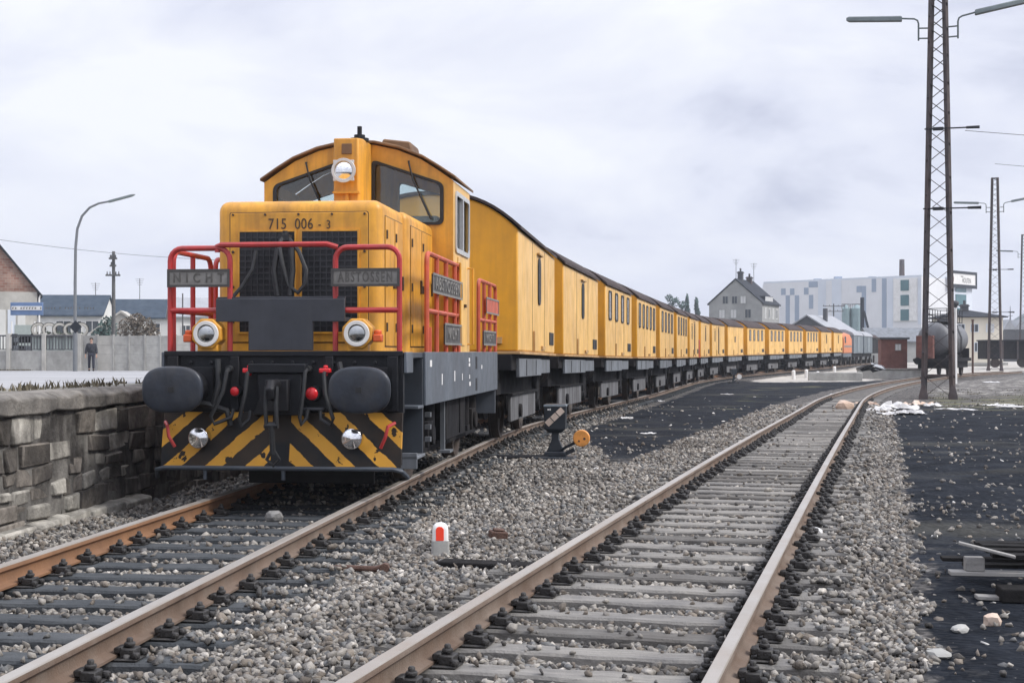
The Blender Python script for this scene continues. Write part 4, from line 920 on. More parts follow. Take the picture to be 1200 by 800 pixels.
# running gear
def wheel_mesh(mb, x, v, r=.475, s=1):
    prof = [(.0, .10), (.0, r*.30), (.045, r*.32), (.045, r*.80), (-.01, r*.86), (-.01, r), (.12, r), (.12, r+.03), (.15, r+.03), (.15, .10)]
    n = 28; rr = []
    for d, q in prof: rr.append([(x-s*d, v+q*math.cos(2*math.pi*i/n), r+q*math.sin(2*math.pi*i/n)) for i in range(n)])
    mb.rings(rr, cap0=True, cap1=True); return mb
for s in (-1, 1):
    for v in (2.15, 5.75):
        wheel_mesh(MB(), s*.83, v, .475, s).build('wheel', M['wheel'], loco)
        mb = MB(); x = s*.98
        mb.box(*sorted((s*.90, s*1.08)), v-.17, v+.17, .36, .64); mb.cyl((s*1.08, v, .49), (s*1.12, v, .49), .11)
        for dv in (-.36, .36): mb.cyl((x, v+dv, .44), (x, v+dv, .86), .085); mb.box(*sorted((s*.90, s*1.06)), v+dv-.10, v+dv+.10, .36, .44)
        mb.box(*sorted((s*.92, s*1.04)), v-.46, v+.46, .36, .42); mb.build('axle_box', M['under'], loco, bev=.01)
        mb = MB(); mb.box(*sorted((s*.74, s*.88)), v+.50, v+.58, .2, .75); mb.box(*sorted((s*.74, s*.88)), v-.58, v-.50, .2, .75); mb.build('brake_shoe', M['wheel'], loco, bev=.02)
mb = MB(); mb.box(1.085, 1.10, 3.15, 4.75, .37, .83); mb.box(1.10, 1.115, 4.2, 4.24, .40, .84); mb.build('battery_box', M['under'], loco, bev=.01)
mb = MB(); 
for z in (.45, .58, .71): mb.box(1.10, 1.16, 1.62, 1.70, z, z+.05)
mb.box(1.05, 1.10, 3.0, 3.06, .25, .84); mb.box(1.05, 1.18, 2.9, 3.16, .24, .27); mb.build('sand_pipe', M['boxgrey'], loco)

# ---------------------------------------------------------------- the yellow wagons
def trackpos(c, s, y): return Vector((float(c(y)), float(y), float(gz(y))))
def step_along(c, s, y, dist):
    while dist > 0:
        d = min(.25, dist); y += d/math.sqrt(1+float(s(y))**2); dist -= d
    return y
WL = 6.35
archp = []
for i in range(-10, 11):
    u = i/10; archp.append((1.35*u, 3.33+.56*(1-abs(u)**2.4)))
def make_wagon(wins, label, bodymat, small=True, slits=()):
    t = empty('mess_wagon', (0, 0, 0), 0, label, 'railway wagon', 'yellow wagons of the train')
    mb = MB(); mb.prism([(-1.35, 1.44), (1.35, 1.44)]+[(a, b) for a, b in reversed(archp)], 0, WL)
    # faces: side planks get the pale yellow with sunlight painted in, the ends the golden paint
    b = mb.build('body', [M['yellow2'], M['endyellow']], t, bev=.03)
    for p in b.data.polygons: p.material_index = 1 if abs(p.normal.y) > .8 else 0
    rp = [(a*1.035, b_+.004) for a, b_ in archp]+[(a*1.035, b_+.05) for a, b_ in reversed(archp)]
    mb = MB(); mb.prism(rp, -.05, WL+.05); mb.build('roof', M['roofbrown'], t, ang=60)
    mb = MB(); mb.box(-1.38, 1.38, -.02, WL+.02, 1.395, 1.437); mb.build('sill', M['sill'], t, bev=.006)
    mb = MB(); mb.box(-1.25, 1.25, -.04, WL+.04, 1.14, 1.392); mb.box(-1.0, 1.0, .1, WL-.1, .75, 1.15); mb.build('frame', M['under'], t, bev=.008)
    for s in (-1, 1):
        mb = MB(); mb.box(*sorted((s*1.252, s*1.31)), .55, 4.1, 1.03, 1.33); eq = mb.build('side_box', M['boxgrey'], t, bev=.01)
        for v in (1.55, 3.1): mb = MB(); mb.box(*sorted((s*1.311, s*1.318)), v, v+.03, 1.05, 1.31); mb.build('box_seam', M['under'], eq)
        mb = MB(); mb.box(*sorted((s*1.252, s*1.29)), 4.3, 6.0, 1.06, 1.32); mb.build('side_box', M['boxgrey'], t, bev=.01)
        mb = MB(); mb.box(*sorted((s*1.09, s*1.15)), .75, 4.55, .31, .73); g_ = mb.build('axle_guard', M['guard'], t, bev=.015)
        mb = MB(); mb.box(*sorted((s*1.07, s*1.19)), .65, 4.65, .73, .77); mb.build('guard_rail', M['under'], g_, bev=.005)
        for v in (1.9, 4.9):
            mb = MB(); mb.cyl((s*1.0, v, .46), (s*1.20, v, .46), .13, .11); mb.build('axle_box', M['under'], t, bev=.01)
            wheel_mesh(MB(), s*.83, v, .46, s).build('wheel', M['wheel'], t)
        mb = MB(); mb.box(*sorted((s*.95, s*1.10)), 5.35, 5.9, .45, 1.12); mb.build('brake_cylinder', M['under'], t, bev=.03)
        for v, d in ((0, -1), (WL, 1)):
            mb = MB(); mb.cyl((s*.875, v, 1.06), (s*.875, v+d*.42, 1.06), .10); mb.cyl((s*.875, v+d*.42, 1.06), (s*.875, v+d*.46, 1.06), .23, n=18); mb.build('buffer', M['under'], t)
        for (v0, v1, w0, w1) in wins:
            mb = MB(); ring_plate(mb, rrect(v0, v1, w0, w1, min(.10, (v1-v0)*.4)), rrect(v0+.045, v1-.045, w0+.045, w1-.045, min(.06, (v1-v0)*.3)), lambda a, b_, d: (s*(1.352+d), a, b_), .022); f = mb.build('window', M['rubber'], t)
            mb = MB(); mb.prism(rrect(v0+.04, v1-.04, w0+.04, w1-.04, min(.06, (v1-v0)*.3)), *sorted((s*1.352, s*1.36)), ax='x'); mb.build('pane', M['wpane'] if (v1-v0) > .3 else M['window'], f)
        for (v0, v1, w0, w1) in slits:
            mb = MB(); mb.prism(rrect(v0, v1, w0, w1, min(.14, (v1-v0)*.45)), *sorted((s*1.352, s*1.372)), ax='x'); mb.build('slit_window', M['rubber'], t, bev=.006)
            mb = MB(); mb.box(*sorted((s*1.352, s*1.40)), v0-.16, v1+.16, w1+.05, w1+.08); mb.build('rain_strip', M['sill'], t)
        mb = MB(); mb.box(*sorted((s*1.352, s*1.366)), 5.2, 5.65, 1.60, 1.84); mb.box(*sorted((s*1.352, s*1.366)), 5.70, 6.0, 1.60, 1.84); mb.build('vent', M['rubber'], t, bev=.004)
        mb = MB(); mb.box(*sorted((s*1.352, s*1.385)), 2.2, 2.26, 1.45, 1.80); mb.build('bracket', M['sill'], t); mb = MB(); mb.box(*sorted((s*1.352, s*1.385)), 3.6, 4.1, 1.50, 1.56); mb.build('bracket', M['sill'], t)
        for v in (2.12, 4.24): mb = MB(); mb.box(*sorted((s*1.350, s*1.3545)), v-.006, v+.006, 1.46, 3.30); mb.build('panel_seam', M['number'], t)
    mb = MB(); mb.box(-.5, -.25, -.05, 0, 1.55, 1.66); mb.box(.9, 1.1, -.05, 0, 1.56, 1.66); mb.build('lamp_bracket', M['sill'], t)
    return t
M['wpane'] = mat('grey_wagon_window', (.22, .20, .185), .2, 3, .2)
slit = [(3.0, 3.42, 2.28, 3.10)]
four = [(.60+i*1.45, 1.22+i*1.45, 2.42, 3.22) for i in range(4)]
five = [(.40+i*1.2, .95+i*1.2, 2.40, 3.20) for i in range(5)]
door = [(3.0, 3.45, 1.55, 3.15)]
kinds = {'s': ([], slit), '4': (four, []), '5': (five, []), 'd': ([], door+[(1.2, 1.45, 2.3, 3.0)]), 'b': ([(2.6, 2.95, 2.3, 2.7)], [])}
seq = 'ss4544dsdb4444ss'
nth = ['first', 'second', 'third', 'fourth', 'fifth', 'sixth', 'seventh', 'eighth', 'ninth', 'tenth', 'eleventh', 'twelfth', 'thirteenth', 'fourteenth', 'fifteenth', 'sixteenth']
desc = {'s': 'with one narrow slit window in its side', '4': 'with four tall windows in a row', '5': 'with five tall windows in a row', 'd': 'with a tall narrow door opening in its side', 'b': 'with a single small window in its side'}
proto = {}
y = float(LY+7.5*math.cos(TH)+1.15)
wagon_ends = []
for i, k in enumerate(seq):
    ye = step_along(c1, s1, y, WL); p, q = trackpos(c1, s1, y), trackpos(c1, s1, ye); rz = -math.atan2(q.x-p.x, q.y-p.y)
    lab = f'{nth[i]} yellow wagon behind the locomotive, {desc[k]}'
    if k not in proto: t = proto[k] = make_wagon(kinds[k][0], lab, None, slits=kinds[k][1])
    else: t = copy_tree(proto[k])
    t['label'] = lab; t.location = p; t.rotation_euler = (math.atan2(q.z-p.z, WL), 0, rz)
    if i == 7:                                                          # red hand brake stand at the near end of this wagon only
        mb = MB(); mb.box(.55, 1.30, -.42, -.06, 1.42, 2.35); mb.box(.5, 1.34, -.5, -.03, 1.37, 1.43); mb.build('brake_stand', M['orangered'], t, bev=.02)
    wagon_ends.append((y, ye)); y = step_along(c1, s1, ye, 1.65 + (.3 if i == 6 else 0))
YT = y

# ---------------------------------------------------------------- rest of the train, other wagons
def place(t, y0, L, c=c1, s=s1):
    ye = step_along(c, s, y0, L); p, q = trackpos(c, s, y0), trackpos(c, s, ye)
    t.location = p; t.rotation_euler = (math.atan2(q.z-p.z, L), 0, -math.atan2(q.x-p.x, q.y-p.y)); return ye
def bogies(t, L, vs, gauge=.83):
    for s in (-1, 1):
        for v in vs: wheel_mesh(MB(), s*gauge, v, .48, s).build('wheel', M['wheel'], t)
t = empty('orange_locomotive', (0, 0, 0), 0, 'orange red engine coupled to the far end of the yellow wagons', 'locomotive')
mb = MB(); mb.prism([(-1.3, 1.3), (1.3, 1.3), (1.3, 2.75), (1.05, 3.25), (.5, 3.45), (-.5, 3.45), (-1.05, 3.25), (-1.3, 2.75)], 0, 7.0); mb.build('body', M['orangep'], t, bev=.05)
mb = MB(); mb.box(-1.31, 1.31, .3, 6.7, 1.9, 2.1); mb.build('stripe', M['platew'], t)
mb = MB(); mb.box(-1.25, 1.25, -.1, 7.1, .9, 1.29); mb.build('frame', M['bluegrey'], t)
for s in (-1, 1):
    mb = MB(); mb.prism(rrect(.7, 1.7, 2.35, 3.0, .1), *sorted((s*1.302, s*1.32)), ax='x'); mb.build('window', M['window'], t)
bogies(t, 7, (1.4, 5.4)); YT = step_along(c1, s1, place(t, YT, 7.0), 1.2)
vans = None
for i, lab in enumerate(('grey blue covered van behind the orange engine, nearer of the two', 'grey blue covered van standing last behind the yellow train')):
    if vans is None:
        vans = t = empty('covered_van', (0, 0, 0), 0, lab, 'railway wagon', 'grey blue covered vans')
        mb = MB(); mb.prism([(-1.35, 1.25), (1.35, 1.25), (1.35, 3.2), (-1.35, 3.2)], 0, 9.5); mb.build('body', M['vangrey'], t)
        mb = MB(); mb.prism([(-1.42, 3.2), (1.42, 3.2), (1.2, 3.5), (.5, 3.8), (-.5, 3.8), (-1.2, 3.5)], -.1, 9.6); mb.build('roof', M['palemetal'], t)
        for s in (-1, 1):
            mb = MB(); mb.box(*sorted((s*1.352, s*1.40)), 3.4, 6.1, 1.35, 3.05); mb.build('sliding_door', M['vangrey'], t, bev=.01)
            for k in range(9): mb = MB(); mb.box(*sorted((s*1.352, s*1.375)), .15+k*1.14, .23+k*1.14, 1.28, 3.18); mb.build('side_rib', M['boxgrey'], t)
        mb = MB(); mb.box(-1.2, 1.2, -.2, 9.7, .85, 1.24); mb.build('frame', M['under'], t); bogies(t, 9.5, (1.7, 7.8))
    else: t = copy_tree(vans); t['label'] = lab
    YT = step_along(c1, s1, place(t, YT, 9.5), 1.1)
t = empty('dark_freight_wagon', (0, 0, 0), 0, 'dark weathered freight wagon at the tail of the train behind the brick hut', 'railway wagon')
mb = MB(); mb.box(-1.3, 1.3, 0, 8, 1.2, 3.1); mb.build('body', M['under'], t, bev=.03); mb = MB(); mb.prism([(-1.35, 3.1), (1.35, 3.1), (.8, 3.5), (-.8, 3.5)], -.05, 8.05); mb.build('roof', M['roofbrown'], t)
bogies(t, 8, (1.5, 6.5)); place(t, YT, 8)

# tank wagon on the empty track
t = empty('tank_wagon', (0, 0, 0), 0, 'grey tank wagon with a top walkway standing on the curving track behind the lattice mast', 'railway wagon')
L = 8.4
mb = MB(); rr = []; r = 1.12; zc = 2.52
prof = [(.35, .05), (.37, .5), (.45, .85), (.62, 1.05), (.85, r), (L-.85, r), (L-.62, 1.05), (L-.45, .85), (L-.37, .5), (L-.35, .05)]
for v, q in prof: rr.append([(q*math.cos(2*math.pi*i/36), v, zc+q*math.sin(2*math.pi*i/36)) for i in range(36)])
mb.rings(rr); mb.build('tank', M['tank'], t, ang=50)
mb = MB(); mb.box(-1.2, 1.2, 0, L, 1.0, 1.22); mb.box(-.8, .8, .6, L-.6, 1.22, 1.45); mb.box(-1.2, 1.2, -.35, .0, 1.05, 1.2); mb.box(-1.0, 1.0, .3, L-.3, .55, 1.0); mb.build('frame', M['under'], t, bev=.01)
mb = MB(); mb.box(-1.0, .1, -.3, .35, 1.22, 2.75); mb.build('brake_cabin', M['rustred'], t, bev=.02)
mb = MB(); mb.cyl((0, L/2, zc+r-.1), (0, L/2, zc+r+.28), .42, n=20); mb.cyl((0, L/2, zc+r+.28), (0, L/2, zc+r+.34), .46, n=20); mb.build('dome', M['tank'], t)
mb = MB(); mb.box(-.75, .75, 1.2, L-1.2, zc+r+.02, zc+r+.07)
for s in (-1, 1):
    for z in (.55, .95): mb.tube([(s*.75, 1.2, zc+r+z), (s*.75, L-1.2, zc+r+z)], .028, n=6)
    for k in range(7): v = 1.2+k*(L-2.4)/6; mb.cyl((s*.75, v, zc+r), (s*.75, v, zc+r+.95), .028, n=6)
for v in (1.2, L-1.2):
    for z in (.55, .95): mb.tube([(-.75, v, zc+r+z), (.75, v, zc+r+z)], .028, n=6)
mb.build('walkway', M['black'], t)
mb = MB()
for s in (-.2, .2): mb.tube([(1.15, L/2+s, 1.1), (1.2, L/2+s, 2.6), (.8, L/2+s, zc+r)], .022, n=6)
for k in range(8): mb.tube([(1.17, L/2-.2, 1.25+k*.25), (1.17, L/2+.2, 1.25+k*.25)], .015, n=5)
mb.build('ladder', M['black'], t)
mb = MB(); mb.cyl((.3, 1.5, 1.3), (.3, 1.5, .7), .09); mb.build('drain_pipe', M['under'], t)
for v in (1.0, L-1.3): mb = MB(); mb.box(-1.22, 1.22, v, v+.3, 1.22, 1.9); mb.build('saddle', M['under'], t)
for s in (-1, 1):
    mb = MB(); mb.cyl((s*.875, 0, 1.06), (s*.875, -.45, 1.06), .1); mb.cyl((s*.875, -.45, 1.06), (s*.875, -.5, 1.06), .24); mb.build('buffer', M['under'], t)
bogies(t, L, (1.7, 6.7)); place(t, 95.0, L, c2, s2)

# dark wagons in the background at the right
wp = None
for i, (px, d, lab) in enumerate(((1163, 135, 'black old freight wagon behind the second lattice mast'), (1194, 141, 'black old freight wagon cut off by the right edge of the picture'))):
    p = at(px, 412, d); p.z = float(gz(d))
    if wp is None:
        wp = t = empty('old_freight_wagon', p, 0, lab, 'railway wagon', 'black wagons in the right background')
        mb = MB(); mb.box(-1.0, 3.6, -1.2, 1.2, .8, 2.5); mb.build('body', M['under'], t, bev=.02)
        mb = MB(); mb.box(-1.1, 3.7, -1.3, 1.3, 2.5, 2.62); mb.build('top_frame', M['black'], t)
        for k in range(4): mb = MB(); mb.box(-.9+k*1.4, -.75+k*1.4, -1.26, -1.2, .8, 2.5); mb.build('stanchion', M['rustpylon'], t)
        for x in (0, 2.6): mb = MB(); mb.cyl((x, -.8, .45), (x, -.7, .45), .45, n=20); mb.build('wheel', M['wheel'], t)
    else:
        t = copy_tree(wp); t['label'] = lab; t.location = p
# ---------------------------------------------------------------- lattice masts with lamps
def mast(px, d, label, with_lines=True, lines_y=()):
    base = float(gz(d)) - .16; p = at(px, 412, d); t = empty('lattice_mast', (p.x, d, base), -math.atan2(p.x, d), label, 'lamp mast', 'lattice lamp masts')
    H = 17.2; w0, w1 = .585, .27
    def hw(z): return w0+(w1-w0)*min(z/H, 1)
    mb = MB()
    for sx in (-1, 1):
        for sy in (-1, 1):
            for (ox, oy) in ((0, .085), (.085, 0)):
                a = Vector((sx*(w0-ox), sy*(w0-oy), 0)); b = Vector((sx*(w1-ox), sy*(w1-oy), H)); mb.bar(a, b, .18 if oy else .024, .024 if oy else .18)
    z = 0; zs = [0]
    while z < H-.25: z += max(.42, hw(z)*1.55); zs.append(min(z, H))
    zs[-1] = H
    mb.build('corner_angles', M['rustpylon'], t, smooth=False)
    mb = MB()
    for k in range(len(zs)-1):
        a, b = zs[k], zs[k+1]; wa, wb = hw(a)-.01, hw(b)-.01
        for f in range(4):
            q = Matrix.Rotation(math.pi/2*f, 3, 'Z')
            for sg in ((1 if k % 2 else -1),): mb.bar(q @ Vector((sg*-wa, -wa+.012*sg, a)), q @ Vector((sg*wb, -wb+.012*sg, b)), .11, .02)
    for zq in (zs[1], H-.03):
        w = hw(zq)
        for f in range(4):
            q = Matrix.Rotation(math.pi/2*f, 3, 'Z'); mb.bar(q @ Vector((-w, -w, zq)), q @ Vector((w, -w, zq)), .06, .06)
    mb.build('lattice_bars', M['rustpylon'], t, smooth=False)
    for sx in (-1, 1):
        for sy in (-1, 1):
            mb = MB(); cx, cy = sx*(w0-.03), sy*(w0-.03); mb.rings([[(cx+a*k, cy+b*k, zz) for a, b in ((-.17, -.17), (.17, -.17), (.17, .17), (-.17, .17))] for zz, k in ((-.1, 1.05), (.12, 1.0), (.55, .38))]); mb.build('foot', M['rustpylon'], t, bev=.02)
    ZL = (412-40)/F*56+EYE+.44
    for s in (-1, 1):
        mb = MB(); w = hw(ZL)
        for dz in (-.18, .22): mb.tube([(s*w, -.1, ZL+dz), (s*(w+.42), -.1, ZL+dz+.02)], .03, n=6)
        up = .10 if s < 0 else .42
        mb.tube([(s*(w+.42), -.1, ZL-.25), (s*(w+.42), -.1, ZL+.42), (s*(w+.46), -.1, ZL+.55), (s*(w+.58), -.1, ZL+.62), (s*(w+1.25), -.1, ZL+.66+up*.25)], .035, n=8); ar = mb.build('lamp_arm', M['lampgrey'], t)
        a = Vector((s*(w+1.05), -.1, ZL+.64+up*.2)); b = Vector((s*(w+3.2), -.1, ZL+.68+up)); dr = (b-a).normalized(); up_ = Vector((0, 0, 1)); mb = MB(); rr = []
        for u, k in ((0, .8), (.04, 1), (2.05, .95), (2.15, .5)):
            c = a+dr*u; rr.append([c+Vector((0, y_*k, z_*k)) for y_, z_ in ((-.16, -.10), (.16, -.10), (.13, .05), (.06, .10), (-.06, .10), (-.13, .05))])
        mb.rings(rr); mb.build('lamp_housing', M['lampgrey'], ar)
    for zi, side in lines_y:
        mb = MB(); w = hw(zi); mb.bar((-w-.12, -w-.03, zi), (w+.75, -w-.03, zi), .05, .05); mb.box(-.2, .2, -w-.12, -w+.02, zi-.07, zi+.05); mb.cyl((w+.65, -w-.03, zi), (w+1.15, -w-.03, zi), .05, .06, n=8); mb.build('insulator_arm', M['black'], t)
    return t
e_ = EYE+.44
mast(1099.5, 56, 'tall rusty lattice lamp mast beside the curving empty track, nearest of the row', lines_y=(((412-153)/F*56+e_, 1), ((412-246)/F*56+e_, 1)))
mast(1166, 127, 'lattice lamp mast in front of the cream house and black wagons', lines_y=((9.0, 1), (5.2, 1)))
mast(1200, 190, 'farthest lattice lamp mast at the right edge of the picture')
mb = MB(); p0 = at(1131, 153, 56); mb.tube([p0+Vector((60*k/12, 10*k/12, -.9*4*(k/12)*(1-k/12)+.4*k/12)) for k in range(13)], .012, n=5); o = mb.build('overhead_wire', M['cable']); tag(o, 'thin overhead wire running to the right from the nearest lattice mast', 'wire')
mb = MB(); p0 = at(1166, 192, 127); mb.tube([p0+Vector((40*k/12, 4*k/12, -1.0*k/12-.5*4*(k/12)*(1-k/12))) for k in range(13)], .02, n=5); o = mb.build('overhead_wire', M['cable']); tag(o, 'thin overhead wire leading right from the top of the mast by the cream house', 'wire')
mb = MB(); p0, p1 = at(-120, 262, 150), at(330, 306, 190); mb.tube([p0.lerp(p1, k/14)+Vector((0, 0, -1.0*4*(k/14)*(1-k/14))) for k in range(15)], .025, n=5); o = mb.build('overhead_wire', M['cable']); tag(o, 'thin sagging cable in the sky above the street lamp and houses at left', 'wire')

# ---------------------------------------------------------------- buildings
def ground_at(x, y): return float(pz(y))-.02 if x < float(wallx(y)) else float(ground_z(x, y))
def add_window(parent, fr, a0, a1, b0, b1, pane, frame, k=1):
    """fr maps (along wall, up, out of the wall) to a point"""
    mb = MB(); q = .09*k; ring_plate(mb, [(a0-q, b0-q), (a1+q, b0-q), (a1+q, b1+q), (a0-q, b1+q)], [(a0, b0), (a1, b0), (a1, b1), (a0, b1)], lambda a, b, d: fr(a, b, .01+d), .05)
    f = mb.build('window', frame, parent, smooth=False)
    mb = MB(); P = [fr(a, b, .015) for a, b in ((a0, b0), (a1, b0), (a1, b1), (a0, b1))]; P2 = [fr(a, b, .025) for a, b in ((a0, b0), (a1, b0), (a1, b1), (a0, b1))]
    mb.add(P+P2, [(0,3,2,1),(4,5,6,7),(0,1,5,4),(1,2,6,5),(2,3,7,6),(3,0,4,7)]); mb.build('pane', pane, f, smooth=False)
    mb = MB(); m_ = (a0+a1)/2; P = [fr(a, b, d) for d in (.026, .045) for a, b in ((m_-.04*k, b0), (m_+.04*k, b0), (m_+.04*k, b1), (m_-.04*k, b1))]
    mb.add(P, [(0,3,2,1),(4,5,6,7),(0,1,5,4),(1,2,6,5),(2,3,7,6),(3,0,4,7)]); mb.build('glazing_bar', frame, f, smooth=False)
    return f
def house(name, org, rz, w, d, he, hr, ridge, wallm, roofm, label, cat, over=.35, group=None):
    """local x along the front (0..w), y backwards (0..d); ridge 'x' or 'y'"""
    t = empty(name, org, rz, label, cat, group); mb = MB()
    if ridge == 'y': mb.prism([(0, -1), (w, -1), (w, he), (w/2, hr), (0, he)], 0, d)
    else: mb.prism([(0, -1), (d, -1), (d, he), (d/2, hr), (0, he)], 0, w, 'x')
    mb.build('wall', wallm, t, smooth=False)
    span = w if ridge == 'y' else d; s = (hr-he)/(span/2); o = over; th = .16
    pr = [(-o, he-o*s+.02), (span/2, hr+.02), (span+o, he-o*s+.02), (span+o, he-o*s+.02+th), (span/2, hr+.02+th*1.2), (-o, he-o*s+.02+th)]
    mb = MB()
    if ridge == 'y': mb.prism(pr, -o*.6, d+o*.6)
    else: mb.prism(pr, -o*.6, w+o*.6, 'x')
    rf = mb.build('roof', roofm, t, smooth=False)
    return t, rf
FRONT = lambda a, b, d: (a, -d, b)
def SIDE(w): return lambda a, b, d: (w+d, a, b)
def chimney(rf, x, y, z0, z1, s, m):
    mb = MB(); mb.box(x-s, x+s, y-s, y+s, z0, z1); mb.box(x-s*1.25, x+s*1.25, y-s*1.25, y+s*1.25, z1-.25, z1-.1); mb.cyl((x, y, z1), (x, y, z1+.45), s*.4, n=8); return mb.build('chimney', m, rf, smooth=False)
def aerial(t, x, y, z0, z1):
    mb = MB(); mb.cyl((x, y, z0), (x, y, z1), .04, n=6)
    for k in range(4): mb.bar((x-.5+.08*k, y, z1-.1-.22*k), (x+.5-.08*k, y, z1-.1-.22*k), .03, .03)
    return mb.build('aerial', M['cable'], t)

# grey gabled house behind the train
d = 200; A = at(831, 412, d+3.4); ph = R(-25); W_, D_ = 7.75, 9.4; zb = 0
A.z = 0
t, rf = house('gabled_house', A, ph, W_, D_, 8.25, 11.6, 'y', M['greyrender'], M['slatedark'], 'grey three storey gabled house with a dark slate roof behind the train', 'house', .25)
for (a, b) in ((2.4, 8.75), (3.75, 8.75), (5.0, 8.75)): add_window(t, FRONT, a-.36, a+.36, b-.5, b+.5, M['window'] if a < 4.5 else M['windowlight'], M['greyrender'], .7)
for (a, b) in ((1.9, 6.75), (3.6, 6.75), (5.7, 6.75)): add_window(t, FRONT, a-.40, a+.40, b-.55, b+.6, M['windowlight'] if a < 5 else M['window'], M['greyrender'], .7)
SD = SIDE(W_)
for k in range(4): add_window(t, SD, 1.3+k*2.1, 1.95+k*2.1, 6.2, 7.5, M['window'] if k % 2 else M['windowlight'], M['render'])
mb = MB(); mb.box(W_-1.75, W_-.25, 2.4, 6.8, 8.35, 9.35); dm = mb.build('dormer', M['slatedark'], rf, smooth=False)
for k in range(4): add_window(dm, SIDE(W_-.25), 2.6+k*1.03, 3.45+k*1.03, 8.55, 9.2, M['windowlight'], M['white'], .6)
chimney(rf, W_/2, 2.6, 11.2, 12.9, .34, M['darkrail']); chimney(rf, W_/2+.3, 6.2, 11.0, 12.3, .36, M['rustpylon'])
aerial(t, W_/2-.2, 1.0, 11.6, 14.6); aerial(t, W_/2+.3, 8.6, 11.6, 14.4)

# low shed with a pale roof behind the train
B_ = at(918, 412, 190); B_.z = 0
t, rf = house('low_shed', B_, R(-32), 6.6, 10.0, 4.1, 6.1, 'y', M['darkrail'], M['palemetal'], 'low dark shed with a pale pitched sheet roof between the grey house and the factory', 'shed', .3)
mb = MB(); mb.box(2.6, 2.9, -.05, .0, 3.6, 4.6); mb.build('gable_opening', M['window'], t, smooth=False)
mb = MB(); mb.box(4.2, 4.7, 3.6, 4.1, 5.3, 7.2); mb.build('vent_stack', M['darkrail'], rf, smooth=False)

# factory
P0, P1, P2 = Vector(((895-600)/F*330, 330, 0)), Vector(((1080-600)/F*300, 300, 0)), Vector(((1139-600)/F*318, 318, 0))
HF = 17.2; t = empty('factory_building', P0, 0, 'large pale windowless factory block with blue grey panels and green window bands', 'factory')
back = Vector((10, 60, 0)); loop = [P0, P1, P2, P2+back, P0+back]
mb = MB(); mb.rings([[p-P0+Vector((0, 0, z)) for p in loop] for z in (-1, HF)]); mb.build('cladding', M['facade'], t, smooth=False)
mb = MB(); mb.rings([[p-P0+Vector((0, 0, z)) for p in loop] for z in (HF+.01, HF+.4)]); mb.build('roof_edge', M['facademid'], t, smooth=False)
def face_map(a, b):
    u = (b-a).normalized(); n = Vector((u.y, -u.x, 0)); n = n if n.y < 0 else -n
    def ray(px):
        k = (px-600)/F; return (a.x-k*a.y)/(k*u.y-u.x)
    return ray, (lambda s_, z, d: tuple(a-P0+u*s_+n*d+Vector((0, 0, z)))), u
def hpx(py, y): return EYE+(412-py)/F*y
def panel(name, fm, px0, px1, py0, py1, m, d=.06, par=None):
    ray, fn, u = fm; s0, s1_ = ray(px0), ray(px1); yy = (fn(s0, 0, 0)[1]+fn(s1_, 0, 0)[1])/2+P0.y
    z0, z1 = hpx(py1, yy), min(hpx(py0, yy), HF-.02); mb = MB(); P = [fn(s, z, q) for q in (0, d) for s, z in ((s0, z0), (s1_, z0), (s1_, z1), (s0, z1))]
    mb.add(P, [(0,3,2,1),(4,5,6,7),(0,1,5,4),(1,2,6,5),(2,3,7,6),(3,0,4,7)]); return mb.build(name, m, par or t, smooth=False)
f1, f2 = face_map(P0, P1), face_map(P1, P2)
for a in ((915.5, 920.7, 338, 345.5), (926, 931, 338, 345.5), (920.9, 925.6, 346, 380), (931.6, 936.5, 346, 376), (947.9, 958.4, 328.5, 336.5), (942.3, 947.5, 337, 345), (948.2, 953, 345.5, 361.5), (1004, 1009.9, 335, 342.5), (1010, 1015, 335, 385), (1021.7, 1026.8, 326, 342), (1033.7, 1039, 325.5, 392)): panel('blue_panel', f1, *a, M['facadeblue'])
for a in ((959, 968, 329, 390), (975, 986, 328, 390), (1040, 1046.5, 325.5, 392), (1076, 1079.6, 325.5, 380)): panel('light_panel', f1, *a, M['facademid'])
wc = panel('stair_tower', f1, 1048, 1075, 326.5, 376, M['white'], .25)
for (a, b) in ((328, 340.5), (345.5, 358), (362.5, 375.5)):
    w_ = panel('window_band', f1, 1056.5, 1066, a, b, M['teal'], .40)
wc = panel('stair_tower', f2, 1114, 1138, 330, 395, M['facademid'], .25)
for (a, b) in ((335, 342), (345, 358), (361, 372)): panel('window_band', f2, 1118.5, 1130.5, a, b, M['teal'], .40)
mb = MB(); ray, fn, u = f1; q = at(1057, 412, 316)-P0; q.z = 0; mb.cyl(q+Vector((0, 0, HF)), q+Vector((0, 0, hpx(304, 316))), .62, .55, n=14); mb.build('chimney', M['rustpylon'], t)
for i, px in enumerate((958, 982, 1003, 1022, 1068)):
    q = at(px, 412, 330)-P0; mb = MB(); mb.box(q.x-.8, q.x+.8, q.y-.8, q.y+.8, HF, HF+1.1+.5*(i % 2)); mb.build('roof_vent', M['facadeblue'], t, smooth=False)
